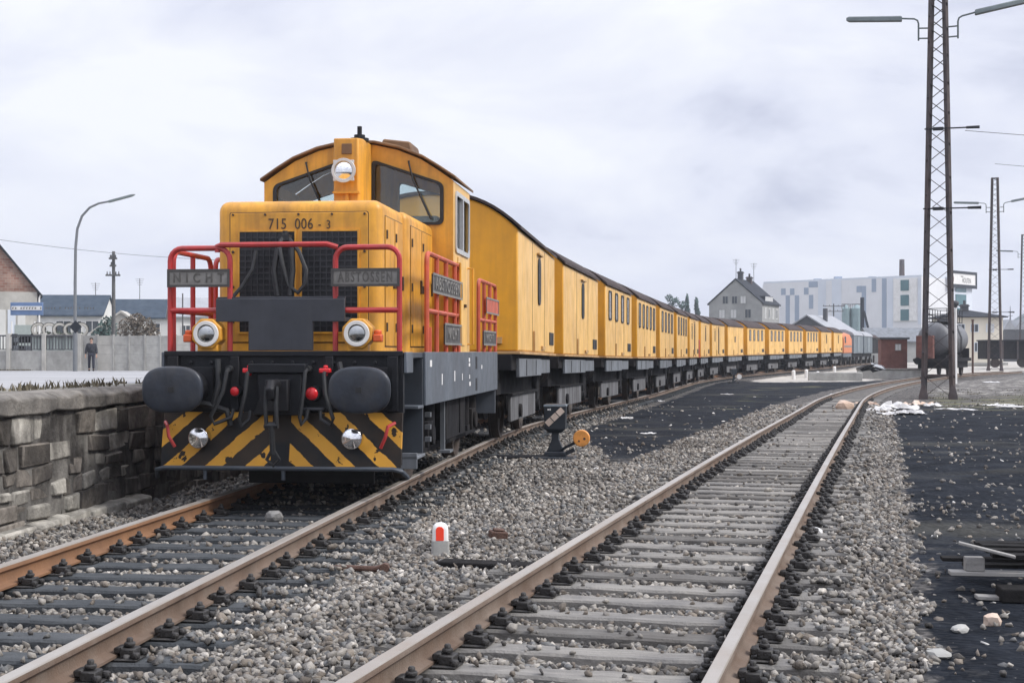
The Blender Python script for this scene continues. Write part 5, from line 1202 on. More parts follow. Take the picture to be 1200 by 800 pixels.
# sign board on the roof
ray, fn, u = f2; s0, s1_ = ray(1109.5), ray(1139.3); z0, z1 = hpx(336, 312), hpx(319, 312)
q0 = Vector(fn(s0, 0, .9))+P0; dirx = u; sg = empty('roof_sign', (q0.x, q0.y, 0), 0, 'white roof sign with dark frame reading HOUTEN on the factory', 'sign')
Ls = s1_-s0; SGF = lambda a, b, d: tuple(u*a+Vector((u.y, -u.x, 0))*d+Vector((0, 0, b)))
mb = MB(); P = [SGF(a, b, d) for d in (-.3, 0) for a, b in ((0, z0), (Ls, z0), (Ls, z1), (0, z1))]; mb.add(P, [(0,3,2,1),(4,5,6,7),(0,1,5,4),(1,2,6,5),(2,3,7,6),(3,0,4,7)]); mb.build('board', M['white'], sg, smooth=False)
mb = MB(); ring_plate(mb, [(-.25, z0-.25), (Ls+.25, z0-.25), (Ls+.25, z1+.25), (-.25, z1+.25)], [(.25, z0+.5), (Ls-.25, z0+.5), (Ls-.25, z1-.3), (.25, z1-.3)], lambda a, b, d: SGF(a, b, .01+d), .15); mb.build('sign_frame', M['slatedark'], sg, smooth=False)
text('lettering', 'HOUTEN', 1.55, lambda a, b, d: SGF(Ls*.62+a, (z0+z1)/2-.20+b, .02+d), M['letter'], sg, sx=.70)
text('lettering', 'VAN', .6, lambda a, b, d: SGF(Ls*.44+a, (z0+z1)/2+.65+b, .02+d), M['letter'], sg)
mb = MB(); mb.prism([(math.cos(R(30*i))*.55, math.sin(R(30*i))*.85) for i in range(12)], 0, .05); me = mb.build('emblem', M['rustred'], sg)
for v in me.data.vertices: v.co = Vector(SGF(.95+v.co.x, (z0+z1)/2+v.co.z, .02+v.co.y))

# silos with an elevator leg
sp_ = None
for i, (px, r_, lab) in enumerate(((991.5, .75, 'slim grey green silo, left one of the pair before the factory'), (1004, 1.15, 'wider grey green silo beside the inclined pipe before the factory'))):
    p = at(px, 412, 258); p.z = 0; t = empty('silo', p, 0, lab, 'silo', 'silos before the factory')
    mb = MB(); mb.cyl((0, 0, 0), (0, 0, 9.2), r_, n=24); mb.build('shell', M['silo'], t, ang=40); mb = MB(); mb.cyl((0, 0, 9.2), (0, 0, 9.9), r_*1.03, r_*.2, n=24); mb.build('cone_roof', M['silo'], t)
    mb = MB(); mb.tube([(r_*math.cos(R(30*k)), r_*math.sin(R(30*k)), 10.0) for k in range(13)], .05, n=5); 
    for k in range(6): mb.cyl((r_*math.cos(R(60*k)), r_*math.sin(R(60*k)), 9.2), (r_*math.cos(R(60*k)), r_*math.sin(R(60*k)), 10.0), .04, n=5)
    mb.build('top_railing', M['darkrail'], t)
p = at(1010.5, 412, 252); p.z = 0; t = empty('silo_elevator', p, 0, 'dark upright pole with a slanting pipe next to the silos', 'elevator')
mb = MB(); mb.cyl((0, 0, 0), (0, 0, 11), .35, n=10); mb.build('leg', M['slatedark'], t); mb = MB(); mb.tube([(.2, -.4, 8.6), (1.6, -.4, 3.0)], .22); mb.build('chute', M['slatedark'], t)
# telegraph pole before the factory
def telegraph(px, d, H, label, bars, m=M['darkpole'], w=.13):
    p = at(px, 412, d); p.z = ground_at(p.x, d)-.05; t = empty('utility_pole', p, 0, label, 'utility pole'); mb = MB(); mb.cyl((0, 0, 0), (0, 0, H), w, w*.7, n=10); mb.build('pole', m, t)
    for z, L_ in bars:
        mb = MB(); mb.bar((-L_, -.15, z), (L_, -.15, z), .10, .12); cb = mb.build('cross_arm', m, t)
        mb = MB(); k = 0
        for x in (-L_+.1, -.4*L_, .4*L_, L_-.1): mb.cyl((x, -.15, z+.06), (x, -.15, z+.26), .05, .03, n=6)
        mb.build('insulator', M['darkrail'], cb)
    return t
telegraph(977, 222, 8.6, 'utility pole with two cross arms in front of the pale factory', ((8.2, 1.7), (7.4, 1.5)))

# small white sheds left of the tank wagon
B_ = at(1022, 412, 205); B_.z = 0
t, rf = house('white_shed', B_, R(6), 9.0, 7, 2.9, 4.7, 'x', M['greyrender'], M['boxgrey'], 'small pale shed with a light sheet roof behind the brick hut', 'shed', .3)
mb = MB(); mb.box(6.6, 7.6, -.06, 0, .2, 3.2); mb.build('door', M['rustred'], t, smooth=False)
# brick-red hut on a low loading platform
HB = at(1033, 412, 99); zp = float(gz(99))+.42
t = empty('loading_platform', (HB.x-2.2, 97.0, float(gz(97))-.2), R(-18), 'low grey concrete loading platform before the red brick hut', 'platform')
mb = MB(); mb.box(0, 4.4, 0, 5.5, 0, .62); mb.build('slab', M['concrete'], t, bev=.04); mb = MB(); mb.box(-.05, 4.45, -.05, 5.55, .62, .72); mb.build('edge', M['coping'], t, bev=.02)
t = empty('brick_hut', (HB.x, 99, zp), R(-8), 'small brown red brick hut with flat roof beside the tank wagon', 'hut')
mb = MB(); mb.box(0, 1.75, 0, 2.0, 0, 2.1); mb.build('wall', M['rustred'], t, bev=.01); mb = MB(); mb.box(-.12, 1.9, -.12, 2.12, 2.1, 2.24); mb.build('roof', M['darkrail'], t, bev=.01)
add_window(t, FRONT, .95, 1.3, 1.35, 1.75, M['windowlight'], M['platew'], .4)
mb = MB(); mb.box(1.75, 1.79, .5, 1.5, .05, 1.95); mb.build('door', M['under'], t, bev=.01)
q = at(1000, 412, 92); q.z = float(gz(92))-.2
t = empty('concrete_block', q+Vector((-2.9, 0, 0)), R(-10), 'long pale concrete block lying on the sandy ground beyond the black cinder patch', 'concrete block'); mb = MB(); mb.box(0, 3.4, 0, 1.3, 0, .55); mb.build('block', M['concrete'], t, bev=.03)
t = empty('scrap_heap', at(1022, 412, 95), R(8), 'dark heap of sheet scrap with pale edges on the loading platform', 'scrap'); t.location.z = float(gz(95))+.02
rr = random.Random(5)
for k in range(7):
    mb = MB(); q = Matrix.Rotation(rr.uniform(-.35, .35), 3, 'X') @ Matrix.Rotation(rr.uniform(-.3, .3), 3, 'Y') @ Matrix.Rotation(rr.uniform(-.5, .5), 3, 'Z'); x, y_, z = rr.uniform(-.6, .5), rr.uniform(-.3, .4), .46+.035*k
    mb.box(x-.45, x+.45, y_-.35, y_+.35, z, z+.04, rot=q); mb.build('sheet', M['under'] if k % 3 else M['palemetal'], t, smooth=False)

# cream house right
B_ = at(1112, 412, 160); B_.z = -.1
W_, D_, HE = 6.0, 8.0, 5.35; t = empty('cream_house', B_, R(-3), 'cream two storey house with a low dark hipped roof behind the tank wagon', 'house')
mb = MB(); mb.box(0, W_, 0, D_, -.5, HE); mb.build('wall', M['cream'], t, smooth=False)
o = .45; mb = MB(); mb.add([(-o, -o, HE), (W_+o, -o, HE), (W_+o, D_+o, HE), (-o, D_+o, HE), (-o, -o, HE+.12), (W_+o, -o, HE+.12), (W_+o, D_+o, HE+.12), (-o, D_+o, HE+.12), (W_*.42, D_*.4, HE+.95), (W_*.58, D_*.6, HE+.95)],
   [(0,3,2,1),(0,1,5,4),(1,2,6,5),(2,3,7,6),(3,0,4,7),(4,5,8),(5,6,9,8),(6,7,9),(7,4,8,9)]); rf = mb.build('roof', M['slatedark'], t, smooth=False)
chimney(rf, 2.4, 2.6, HE+.6, HE+1.55, .38, M['darkrail'])
for a in (1.35, 2.85, 4.55): add_window(t, FRONT, a-.38, a+.38, 3.75, 4.55, M['window'] if a < 4 else M['windowlight'], M['facademid'], .7)
for a in (3.15, 4.75): add_window(t, FRONT, a-.28, a+.28, 1.55, 2.5, M['window'], M['facademid'], .7)
mb = MB(); mb.box(-.3, W_+.3, -.9, -.02, .0, .28); mb.build('plinth', M['concrete'], t, smooth=False)
# pale roofs at the far right
wp = None
for i, (px, lab) in enumerate(((1177, 'small pale gabled shed right of the cream house'), (1190, 'small pale gabled shed at the right edge under the wooded hill'))):
    B_ = at(px, 412, 230); B_.z = 0; t, rf = house('pale_shed', B_, 0, 1.75, 6, 5.0, 6.4, 'y', M['darkrail'], M['palemetal'], lab, 'shed', .1, 'pale sheds in the right background')
    mb = MB(); mb.add([(0, -.06, 5.0), (1.75, -.06, 5.0), (.875, -.06, 6.35), (0, -.02, 5.0), (1.75, -.02, 5.0), (.875, -.02, 6.35)], [(0,1,2),(3,5,4),(0,3,4,1),(1,4,5,2),(2,5,3,0)]); mb.build('gable', M['palemetal'], t, smooth=False)
# wooded hill beyond
xs_ = np.linspace(120, 900, 60); ys_ = np.linspace(700, 1300, 24)
def hillz(x, y): 
    e = smooth(700, 860, y)*smooth(1300, 1150, y)*smooth(255, 330, x*860/np.maximum(y, 1))
    return -3+e*(27+7*np.sin(x*.021)+4*np.sin(x*.067+1)+3*np.sin(x*.19))
hl = grid_sheet('hills', xs_, ys_, hillz, M['hillmat']); hl['kind'] = 'structure'
xs_ = np.linspace(-900, 200, 60)
hl = grid_sheet('hills', xs_, ys_, lambda x, y: -3+smooth(700, 860, y)*smooth(1300, 1150, y)*(7+3*np.sin(x*.02)+2*np.sin(x*.05)+1*np.sin(x*.17)), M['hillmat']); hl['kind'] = 'structure'
p = at(1184, 412, 500); t = empty('radio_mast', (p.x, 500, 8), 0, 'tiny distant radio mast above the wooded hill at right', 'mast'); mb = MB()
mb.cyl((0, 0, 0), (0, 0, 9.5), .45, .08, n=4); mb.bar((-.8, 0, 6), (.8, 0, 6), .15, .15); mb.build('tower', M['darkrail'], t)

# ---------------------------------------------------------------- left background
# brick workshop
BR = R(21); cr_ = at(43, 412, 95); B_ = Vector((cr_.x-12.0*math.cos(BR), 95-12.0*math.sin(BR), float(pz(95))-.1)); t, rf = house('brick_workshop', B_, BR, 12.0, 12, 5.15, 12.6, 'y', M['brick'], M['slatedark'], 'weathered brick workshop gable at the left edge of the picture', 'workshop', .35)
mb = MB(); mb.box(.0, 12.03, -.06, -.005, -.5, 5.1); mb.build('rendered_base', M['palecon'], t, smooth=False)
mb = MB(); mb.cyl((12.15, -.1, 0), (12.15, -.1, 4.7), .06, n=8); mb.tube([(12.15, -.1, 4.7), (12.3, -.1, 5.0)], .06); mb.build('downpipe', M['white'], t)
for k in range(5): mb = MB(); x = 8.3+k*.62; mb.box(x, x+.5, -.10, -.06, .8, 3.9); mb.build('shutter_panel', M['facademid'] if k % 2 else M['render'], t, smooth=False)
mb = MB(); mb.box(10.6, 11.9, -.12, -.06, 0, 2.9); mb.build('doorway', M['interior'], t, smooth=False)
# blue sign before it
q0 = at(12, 412, 88); t = empty('blue_sign', (q0.x, 88, float(pz(88))), 0, 'blue sign board with a white lettered band before the brick workshop', 'sign')
s_ = 88/F; mb = MB(); mb.box(0, 38*s_, 0, .12, (412-368.5)*s_+.98, (412-353.5)*s_+.98); mb.build('board', M['blue'], t, bev=.02)
mb = MB(); mb.box(1.5*s_, 37*s_, -.03, -.001, (412-362.6)*s_+.98, (412-357.8)*s_+.98); bd = mb.build('white_band', M['white'], t)
rr = random.Random(12); mb = MB(); x = 2.6*s_                                  # lettering too far away to read: short dark strokes of letter size
for wlen in (2, 6, 1, 4, 1, 6, 4):
    for k in range(wlen):
        mb.box(x, x+.05, -.04, -.031, (412-361.4)*s_+.98, (412-359.0)*s_+.98); mb.box(x+.05, x+.11, -.04, -.031, *(((412-359.6)*s_+.98, (412-359.0)*s_+.98) if rr.random() < .6 else ((412-360.6)*s_+.98, (412-360.0)*s_+.98))); x += .175
    x += .16
mb.build('lettering', M['letter'], bd)
for k, x in enumerate((.05, 28*s_)): mb = MB(); mb.cyl((x, .08, 0), (x, .08, 2.9), .05, n=8); mb.build('post', M['white'], t)
# shelving with dark crates
t = empty('storage_rack', (at(17, 412, 86).x, 86, float(pz(86))), 0, 'dark rack of stored parts below the blue sign', 'rack')
mb = MB()
for x in (0, 1.15): mb.box(x-.04, x+.04, -.4, .4, 0, 2.1)
for z in (.5, 1.05, 1.6, 2.05): mb.box(-.04, 1.2, -.4, .4, z-.05, z)
mb.build('rack_frame', M['black'], t, smooth=False); rr = random.Random(2)
for z in (.5, 1.05, 1.6):
    for k in range(3): mb = MB(); x = .05+k*.37; mb.box(x, x+.3, -.35, .3, z, z+rr.uniform(.2, .42)); mb.build('crate', M['boxgrey'] if rr.random() < .4 else M['under'], t, bev=.01)
# concrete pipes
for k in range(5):
    x = at(45+12.5*k, 412, 84).x; t = empty('concrete_pipe', (x, 84, float(pz(84))+2.32), -math.atan2(x, 84), ['first', 'second', 'third', 'fourth', 'fifth'][k]+' from the left of the pale concrete pipes stored behind the fence railing', 'pipe', 'concrete pipes behind the fence')
    mb = MB(); n = 24; rr_ = []
    for (v, r_) in ((0, .40), (0, .27), (1.2, .27), (1.2, .40), (.25, .40), (.22, .44), (0, .44)): rr_.append([(r_*math.cos(2*math.pi*i/n), v, r_*math.sin(2*math.pi*i/n)) for i in range(n)])
    mb.rings(rr_, cap0=False, cap1=False); mb.build('pipe', M['palecon'], t, ang=50)
    mb = MB(); mb.box(-.35, .35, .2, 1.1, -2.32, -.42); mb.build('stack_block', M['interior'], t, smooth=False)
# white terraced houses
def terrace(px0, d, rz, w, dep, he, hr, lab, wins, roofm=M['slate'], wallm=M['render'], nm='terraced_house'):
    B = at(px0, 412, d); B.z = float(pz(d)); t, rf = house(nm, B, rz, w, dep, he, hr, 'x', wallm, roofm, lab, 'house', .3, 'white houses at left')
    for (a0, a1, b0, b1) in wins: add_window(t, FRONT, a0, a1, b0, b1, M['window'], M['white'], .7)
    return t, rf
t, rf = terrace(20, 152, R(5), 8.9, 7.5, 4.95, 7.05, 'white house with a slate roof and verge facing right behind the concrete pipes', ((4.1, 5.6, 3.0, 4.3), (5.9, 6.7, 2.4, 4.3), (7.2, 8.5, 3.1, 4.3)))
aerial(t, 7.5, 3.5, 6.9, 8.6)
t, rf = terrace(126, 166, R(5), 13.5, 8.0, 5.0, 7.1, 'white house with a slate roof behind the utility pole and brown bush', ((2.0, 3.2, 3.2, 4.3), (4.9, 6.0, 3.2, 4.3), (9.0, 10.1, 3.2, 4.3)))
aerial(t, 3.0, 4, 7.0, 9.8)
t, rf = terrace(203, 140, R(18), 8.5, 7, 4.5, 6.3, 'pale house with a light grey roof seen through the left hand railing of the locomotive', ((.8, 1.6, 2.6, 3.6), (2.4, 3.2, 2.6, 3.6), (4.4, 5.2, 2.6, 3.6)), M['palemetal'], M['render'])
B_ = at(108, 412, 118); B_.z = float(pz(118)); t, rf = house('garden_shed', B_, R(8), 4.6, 4, 2.6, 4.25, 'y', M['concrete'], M['palecon'], 'low shed with a pale pitched roof behind the concrete fence', 'shed', .15)
# fence: concrete wall with railing, then tall concrete panels
FD = 78.0; q0, q1, q2 = at(-420, 412, FD), at(95, 412, FD), at(300, 412, FD+3); zf = float(pz(FD))
t = empty('railing_fence', (q0.x, FD, zf), 0, 'grey concrete wall topped with dark upright railings at left', 'fence'); L_ = q1.x-q0.x
mb = MB(); mb.box(0, L_, 0, .14, -.3, 1.08); mb.build('wall_base', M['concrete'], t, bev=.01)
mb = MB(); mb.box(0, L_, .03, .09, 1.12, 1.17); mb.box(0, L_, .03, .09, 1.86, 1.94)
for k in range(int(L_/.17)): mb.box(.05+k*.17, .10+k*.17, .045, .08, 1.12, 1.92)
mb.build('railing', M['darkrail'], t, smooth=False)
for k in range(14): 
    x = L_-.1-k*1.95
    if x > 0: mb = MB(); mb.box(x-.11, x+.11, -.05, .19, -.3, 2.02); mb.build('post', M['palecon'], t, bev=.015)
t = empty('panel_fence', (q1.x, FD, zf), -math.atan2(0, 1), 'tall pale concrete panel fence behind the standing person', 'fence'); L_ = q2.x-q1.x; n = int(L_/.86)
rr = random.Random(6)
for k in range(n):
    mb = MB(); x = .08+k*.86; mb.box(x, x+.78, .02, .08, -.3, 1.90+rr.uniform(-.02, .02))
    for z in (.45, .93, 1.41): mb.box(x+.01, x+.77, .012, .02, z-.015, z+.015)
    mb.build('panel', M['palecon'] if rr.random() < .65 else M['concrete'], t, bev=.006)
    mb = MB(); mb.box(x-.08, x, -.02, .12, -.3, 1.97); mb.build('post', M['concrete'], t, bev=.008)
# street lamp
p = at(88, 412, 75.5); t = empty('street_lamp', (p.x, 75.5, float(pz(75.5))-.05), 0, 'tall curved galvanised street lamp in front of the concrete fence', 'street lamp')
s_ = 75.5/F; zz = lambda py: (412-py)*s_+1.06; xx = lambda px: (px-88)*s_
mb = MB(); mb.cyl((0, 0, 0), (0, 0, zz(390)), .12, n=12); mb.tube([(0, 0, zz(390)), (0, 0, zz(330)), (xx(88.5), 0, zz(290)), (xx(90.5), 0, zz(268)), (xx(96), 0, zz(253)), (xx(105), 0, zz(243)), (xx(116), 0, zz(238)), (xx(127), 0, zz(236))], [.09, .08, .075, .07, .065, .06, .055, .05], n=10); mb.build('pole', M['lightpole'], t)
a, b = Vector((xx(126), 0, zz(236.5))), Vector((xx(158), 0, zz(228))); mb = MB(); rr_ = []
for u, k in ((0, .5), (.05, 1), (.85, 1), (1, .4)): c = a.lerp(b, u); rr_.append([c+Vector((0, y_*k, z_*k)) for y_, z_ in ((-.14, -.05), (.14, -.05), (.11, .05), (0, .08), (-.11, .05))])
mb.rings(rr_); mb.build('lamp_head', M['lampgrey'], t)
mb = MB(); mb.box(-.24, .24, -.14, -.11, -.24, .24, rot=Matrix.Rotation(R(45), 3, 'Y')); o = mb.build('warning_sign', M['slatedark'], None, bev=.01); o.location = (p.x+.06, 75.5, zz(375)-.02); tag(o, 'dark square sign set on its corner on the street lamp pole', 'sign')
telegraph(133, 98, 8.0, 'utility pole with short cross arms between the two white houses', ((7.5, .28), (7.0, .22), (6.35, .50)), w=.15)
telegraph(214, 110, 5.6, 'thin pole seen through the left hand railing of the locomotive', (), w=.07)
# poles at the right
p = at(1120, 412, 84); t = empty('lamp_post', (p.x, 84, float(gz(84))-.2), 0, 'slim white lamp post in front of the tank wagon', 'lamp post'); mb = MB(); mb.cyl((0, 0, 0), (0, 0, 4.6), .09, .07, n=10); mb.build('pole', M['white'], t)
mb = MB(); mb.sphere((0, 0, 4.75), .20, (1, 1, .9)); mb.cyl((0, 0, 4.5), (0, 0, 4.65), .10, n=10); mb.build('lamp_head', M['darkrail'], t)
p = at(1140, 412, 110); t = empty('rusty_post', (p.x, 110, float(gz(110))-.2), 0, 'thin rusty post standing before the cream house', 'post'); mb = MB(); mb.cyl((0, 0, 0), (0, 0, 4.2), .085, n=8); mb.cyl((0, 0, 4.2), (0, 0, 4.3), .11, n=8); mb.build('pole', M['rust'], t)
# ---------------------------------------------------------------- trees and shrubs
def leaf_blob(rr, vs, fs, c, rad, n, size, shell=.5):
    for k in range(n):
        while True:
            v = Vector((rr.uniform(-1, 1), rr.uniform(-1, 1), rr.uniform(-1, 1)))
            if v.length < 1 and v.length > shell*rr.random(): break
        p = Vector((c[0]+v.x*rad[0], c[1]+v.y*rad[1], c[2]+v.z*rad[2])); a = Vector((rr.gauss(0, 1), rr.gauss(0, 1), rr.gauss(0, 1))).normalized(); b = a.orthogonal().normalized(); s = size*rr.uniform(.6, 1.4)
        i = len(vs); vs += [p-a*s, p+b*s*.6, p+a*s, p-b*s*.6]; fs.append((i, i+1, i+2, i+3))
def plant(name, org, label, cat, blobs, leafm, trunk=None, seed=1, group=None, size=.2):
    rr = random.Random(seed); t = empty(name, org, 0, label, cat, group); vs, fs = [], []
    for (c, rad, n) in blobs: leaf_blob(rr, vs, fs, c, rad, n, size)
    me = bpy.data.meshes.new('foliage'); me.from_pydata([tuple(v) for v in vs], [], fs); me.materials.append(leafm); o = bpy.data.objects.new('foliage', me); C.objects.link(o); o.parent = t
    if trunk:
        mb = MB(); h, r_ = trunk; mb.tube([(0, 0, 0), (.1*r_, 0, h*.5), (0, 0, h)], [r_, r_*.7, r_*.3])
        for k in range(4): a = R(90*k+20); z = h*(.35+.12*k); mb.tube([(0, 0, z), (math.cos(a)*h*.15, math.sin(a)*h*.15, z+h*.18)], [r_*.45, r_*.15])
        mb.build('trunk', M['bark'], t)
    return t
for k, (px, py, d, lab, rw) in enumerate(((787, 346, 300, 'leftmost thin tree above the wagon roofs', 1.1), (796, 354, 300, 'low tree top between the poplars above the wagon roofs', 1.2), (805, 346, 300, 'slim dark poplar above the wagon roofs, left of the tallest gap', .75), (817, 349, 300, 'slim dark poplar nearest to the grey gabled house', .85))):
    p = at(px, 412, d); h = hpx(py, d); rr = random.Random(k)
    if k in (2, 3): bl = [((rr.uniform(-.15, .15), 0, h*u), (rw*(1.05-u)*1.5+.12, rw, h*.10), 150) for u in (.35, .45, .55, .65, .75, .84, .92)]
    else: bl = [((rr.uniform(-1, 1)*rw, rr.uniform(-1, 1), h*u), (rw*.8, rw*.8, h*.07), 60) for u in (.5, .58, .66, .74, .82, .9, .95)]
    plant('poplar_tree' if k in (2, 3) else 'tree', (p.x, d, 0), lab, 'tree', bl, M['leafdark'], (h*.85, .28), k, 'trees behind the train', .30)
p = at(118, 412, 102); plant('evergreen_shrub', (p.x, 102, float(pz(102))), 'dark green tall shrub beside the white house left of the utility pole', 'shrub', [((0, 0, 1.6), (.8, .8, 1.2), 420), ((.5, 0, 2.6), (.7, .7, 1.0), 300), ((-.5, .2, 1.0), (.8, .6, .9), 240)], M['leafdark'], (2.8, .10), 4, size=.13)
p = at(160, 412, 94); plant('bare_bush', (p.x, 94, float(pz(94))), 'brown autumn bush behind the concrete panel fence', 'bush', [((-.5, 0, 2.5), (.75, .7, .85), 420), ((.4, 0, 2.6), (.8, .7, .85), 460), ((0, 0, 3.1), (.6, .5, .5), 200), ((1.0, .1, 2.4), (.5, .5, .7), 200), ((0, 0, 1.7), (1.1, .6, .8), 300)], M['leafbrown'], (3.0, .08), 6, size=.085)
p = at(68, 412, 100); plant('clipped_hedge', (p.x, 100, float(pz(100))), 'dark clipped hedge behind the concrete pipes', 'hedge', [((x, 0, 1.9), (.7, .5, .55), 220) for x in (-1.4, -.7, 0, .7, 1.4)], M['leafgreen'], (2.0, .07), 7, size=.10)
for k in range(5):
    p = at(1150+k*16, 412, 420+k*20); plant('tree', (p.x, 420+k*20, 0), ['dark round tree beyond the cream house', 'dark tree below the radio mast', 'dark tree behind the pale sheds', 'dark tree behind the farthest lattice mast', 'dark tree at the far right edge'][k], 'tree', [((random.uniform(-2, 2), 0, random.uniform(3, 7)), (2.4, 2.2, 2.0), 200) for q in range(5)], M['leafdark'], (6, .4), 20+k, 'trees at the foot of the hill', .5)

# ---------------------------------------------------------------- point lever with lantern, rods and weight
p = at(651, 412, 21.4); gzl = float(ground_z(p.x, 21.4))
t = empty('point_lever', (p.x, 21.4, gzl), R(-6), 'black point lever with a lantern and an orange round weight beside the train', 'point lever')
mb = MB(); mb.box(-.30, .30, -.28, .28, -.02, .05); mb.box(-.16, .16, -.14, .14, .05, .12); mb.prism([(-.13, .12), (.13, .12), (.055, .30), (.05, .44), (-.05, .44), (-.055, .30)], -.06, .06); mb.build('pedestal', M['lantern'], t, bev=.01)
mb = MB(); mb.rings([[(a*k, b*k, z) for a, b in ((-.165, -.15), (.165, -.15), (.165, .15), (-.165, .15))] for z, k in ((.40, .55), (.46, .93), (.78, 1.0), (.80, 1.03), (.82, 1.03), (.835, .9))]); ln = mb.build('lantern', M['lantern'], t, bev=.008)
mb = MB(); mb.box(-.17, .17, -.157, .157, .797, .822); mb.build('lid', M['vangrey'], ln, bev=.004)
mb = MB(); mb.box(-.165, .165, -.162, -.152, .60, .69, rot=Matrix.Rotation(R(-43), 3, 'Y')); sp_ = mb.build('signal_pane', M['lanternwhite'], ln)
mb = MB(); q = Matrix.Rotation(R(-43), 3, 'Y')
for k in (-.055, .055): c = q @ Vector((k, 0, 0))+Vector((0, -.1635, .645)); mb.box(c.x-.006, c.x+.006, -.1655, -.1625, c.z-.05, c.z+.05, rot=q)
mb.build('pane_bar', M['lantern'], sp_)
mb = MB(); mb.box(-.11, -.08, -.158, -.150, .745, .765); mb.box(-.075, -.06, -.158, -.150, .74, .77); mb.build('number_tag', M['white'], ln)
mb = MB(); mb.tube([(.02, -.02, .10), (.16, -.08, .19), (.30, -.13, .26), (.40, -.16, .32)], .022); mb.box(.0, .30, -.05, .05, .06, .12, rot=Matrix.Rotation(R(-24), 3, 'Y')); mb.build('lever_arm', M['lantern'], t)
mb = MB(); mb.cyl((.40, -.20, .33), (.40, -.10, .33), .125, n=28); w_ = mb.build('weight', M['weight'], t, bev=.012)
mb = MB(); mb.cyl((.365, -.204, .29), (.365, -.199, .29), .016, n=8); mb.cyl((.445, -.204, .325), (.445, -.199, .325), .02, n=8); mb.build('rust_spot', M['rust'], w_)
mb = MB(); mb.tube([(-.1, .02, .045), (-1.25, .0, .03)], .025); mb.build('rod', M['black'], t)
mb = MB(); mb.tube([(-.1, -.16, .05), (-1.2, -.22, .03)], .02); mb.build('rod', M['black'], t)
mb = MB(); mb.box(-1.15, .42, -.30, -.06, -.08, .012); mb.box(-1.15, .42, .10, .30, -.08, .008); mb.build('timber', M['darktimber'], t, bev=.01)
# second lever far down the train
p = at(860, 412, 85); t = empty('point_lever', (p.x, 85, float(ground_z(p.x, 85))), 0, 'distant point lever with a white weight beside the far wagons', 'point lever')
mb = MB(); mb.box(-.3, .3, -.25, .25, 0, .08); mb.prism([(-.1, .08), (.1, .08), (.05, .5), (-.05, .5)], -.05, .05); mb.box(-.16, .16, -.15, .15, .5, .85); mb.build('pedestal', M['lantern'], t, bev=.01)
mb = MB(); mb.tube([(0, -.05, .15), (.25, -.1, .33)], .02); mb.cyl((.3, -.18, .38), (.3, -.08, .38), .15, n=20); mb.build('weight', M['white'], t)

# fouling point marker
p = at(516, 412, 11.1); t = empty('marker_post', (p.x, 11.1, float(ground_z(p.x, 11.1))-.01), R(4), 'small grey concrete marker post with a red and white painted round top in the gravel', 'marker post')
mb = MB(); mb.rings([[(a*k, b*k, z) for a, b in rrect(-.075, .075, -.06, .06, .02)] for z, k in ((-.06, 1.0), (.13, .90))]); mb.build('concrete_base', M['concrete'], t)
mb = MB(); rr_ = []
for z, k in ((.131, .84), (.215, .82), (.243, .74), (.258, .58), (.268, .35), (.272, .1)): rr_.append([(a*k, b*k, z) for a, b in rrect(-.075, .075, -.06, .06, .03)])
mb.rings(rr_); tp = mb.build('painted_top', M['white'], t, ang=60)
mb = MB(); mb.prism([(-.036, .134), (.026, .134), (.026, .222), (.012, .240), (-.012, .244), (-.028, .236), (-.036, .22)], -.0535, -.046); mb.build('red_stripe', M['fluored'], tp, bev=.002)
# white marker posts in front of the far wagons
mp = None
for i, (px, py, d, h) in enumerate(((930, 412, 96, .55), (945, 412, 100, .52), (958.5, 412, 103, .35), (978, 412, 108, .62))):
    p = at(px, py, d); z = float(ground_z(p.x, d)); lab = ['white post before the far wagons, leftmost of four', 'white post before the far wagons, second from the left of four', 'shortest white post before the far wagons', 'white post before the far wagons, rightmost of four'][i]
    t = empty('bollard', (p.x, d, z), 0, lab, 'bollard', 'white posts before the far wagons'); mb = MB(); mb.cyl((0, 0, -.1), (0, 0, h), .13, .12, n=12); mb.sphere((0, 0, h), .12, (1, 1, .6)); mb.build('post', M['white'], t)

# ---------------------------------------------------------------- loose things on the ground
def crumple(name, loc, size, m, label, cat, group=None, seed=0, h=.5, n=11):
    rr = random.Random(seed); vs = []; fs = []
    for j in range(n):
        for i in range(n):
            u, v = i/(n-1)*2-1, j/(n-1)*2-1; e = 1-.5*max(abs(u), abs(v))**2
            vs.append((size[0]*(u+rr.uniform(-.13, .13)), size[1]*(v+rr.uniform(-.13, .13)), .005+size[2]*abs(e*(.25+.9*rr.random()**1.5)*h*2*(.55+.45*math.sin(u*4.3+seed)*math.sin(v*3.7+seed*2)))))
    for j in range(n-1):
        for i in range(n-1): a = j*n+i; fs += [(a, a+1, a+n+1), (a, a+n+1, a+n)]
    me = bpy.data.meshes.new(name); me.from_pydata(vs, [], fs); me.materials.append(m); o = bpy.data.objects.new(name, me); C.objects.link(o); o.location = loc; o.rotation_euler = (0, 0, rr.uniform(0, 3))
    sm = o.modifiers.new('thickness', 'SOLIDIFY'); sm.thickness = .006
    return tag(o, label, cat, group)
def gpt(px, py, h=1.56):
    d = h*F/(py-412)
    for k in range(6): d = (EYE-float(ground_z((px-600)/F*d, d)))*F/(py-412)
    return Vector(((px-600)/F*d, d, float(ground_z((px-600)/F*d, d))))
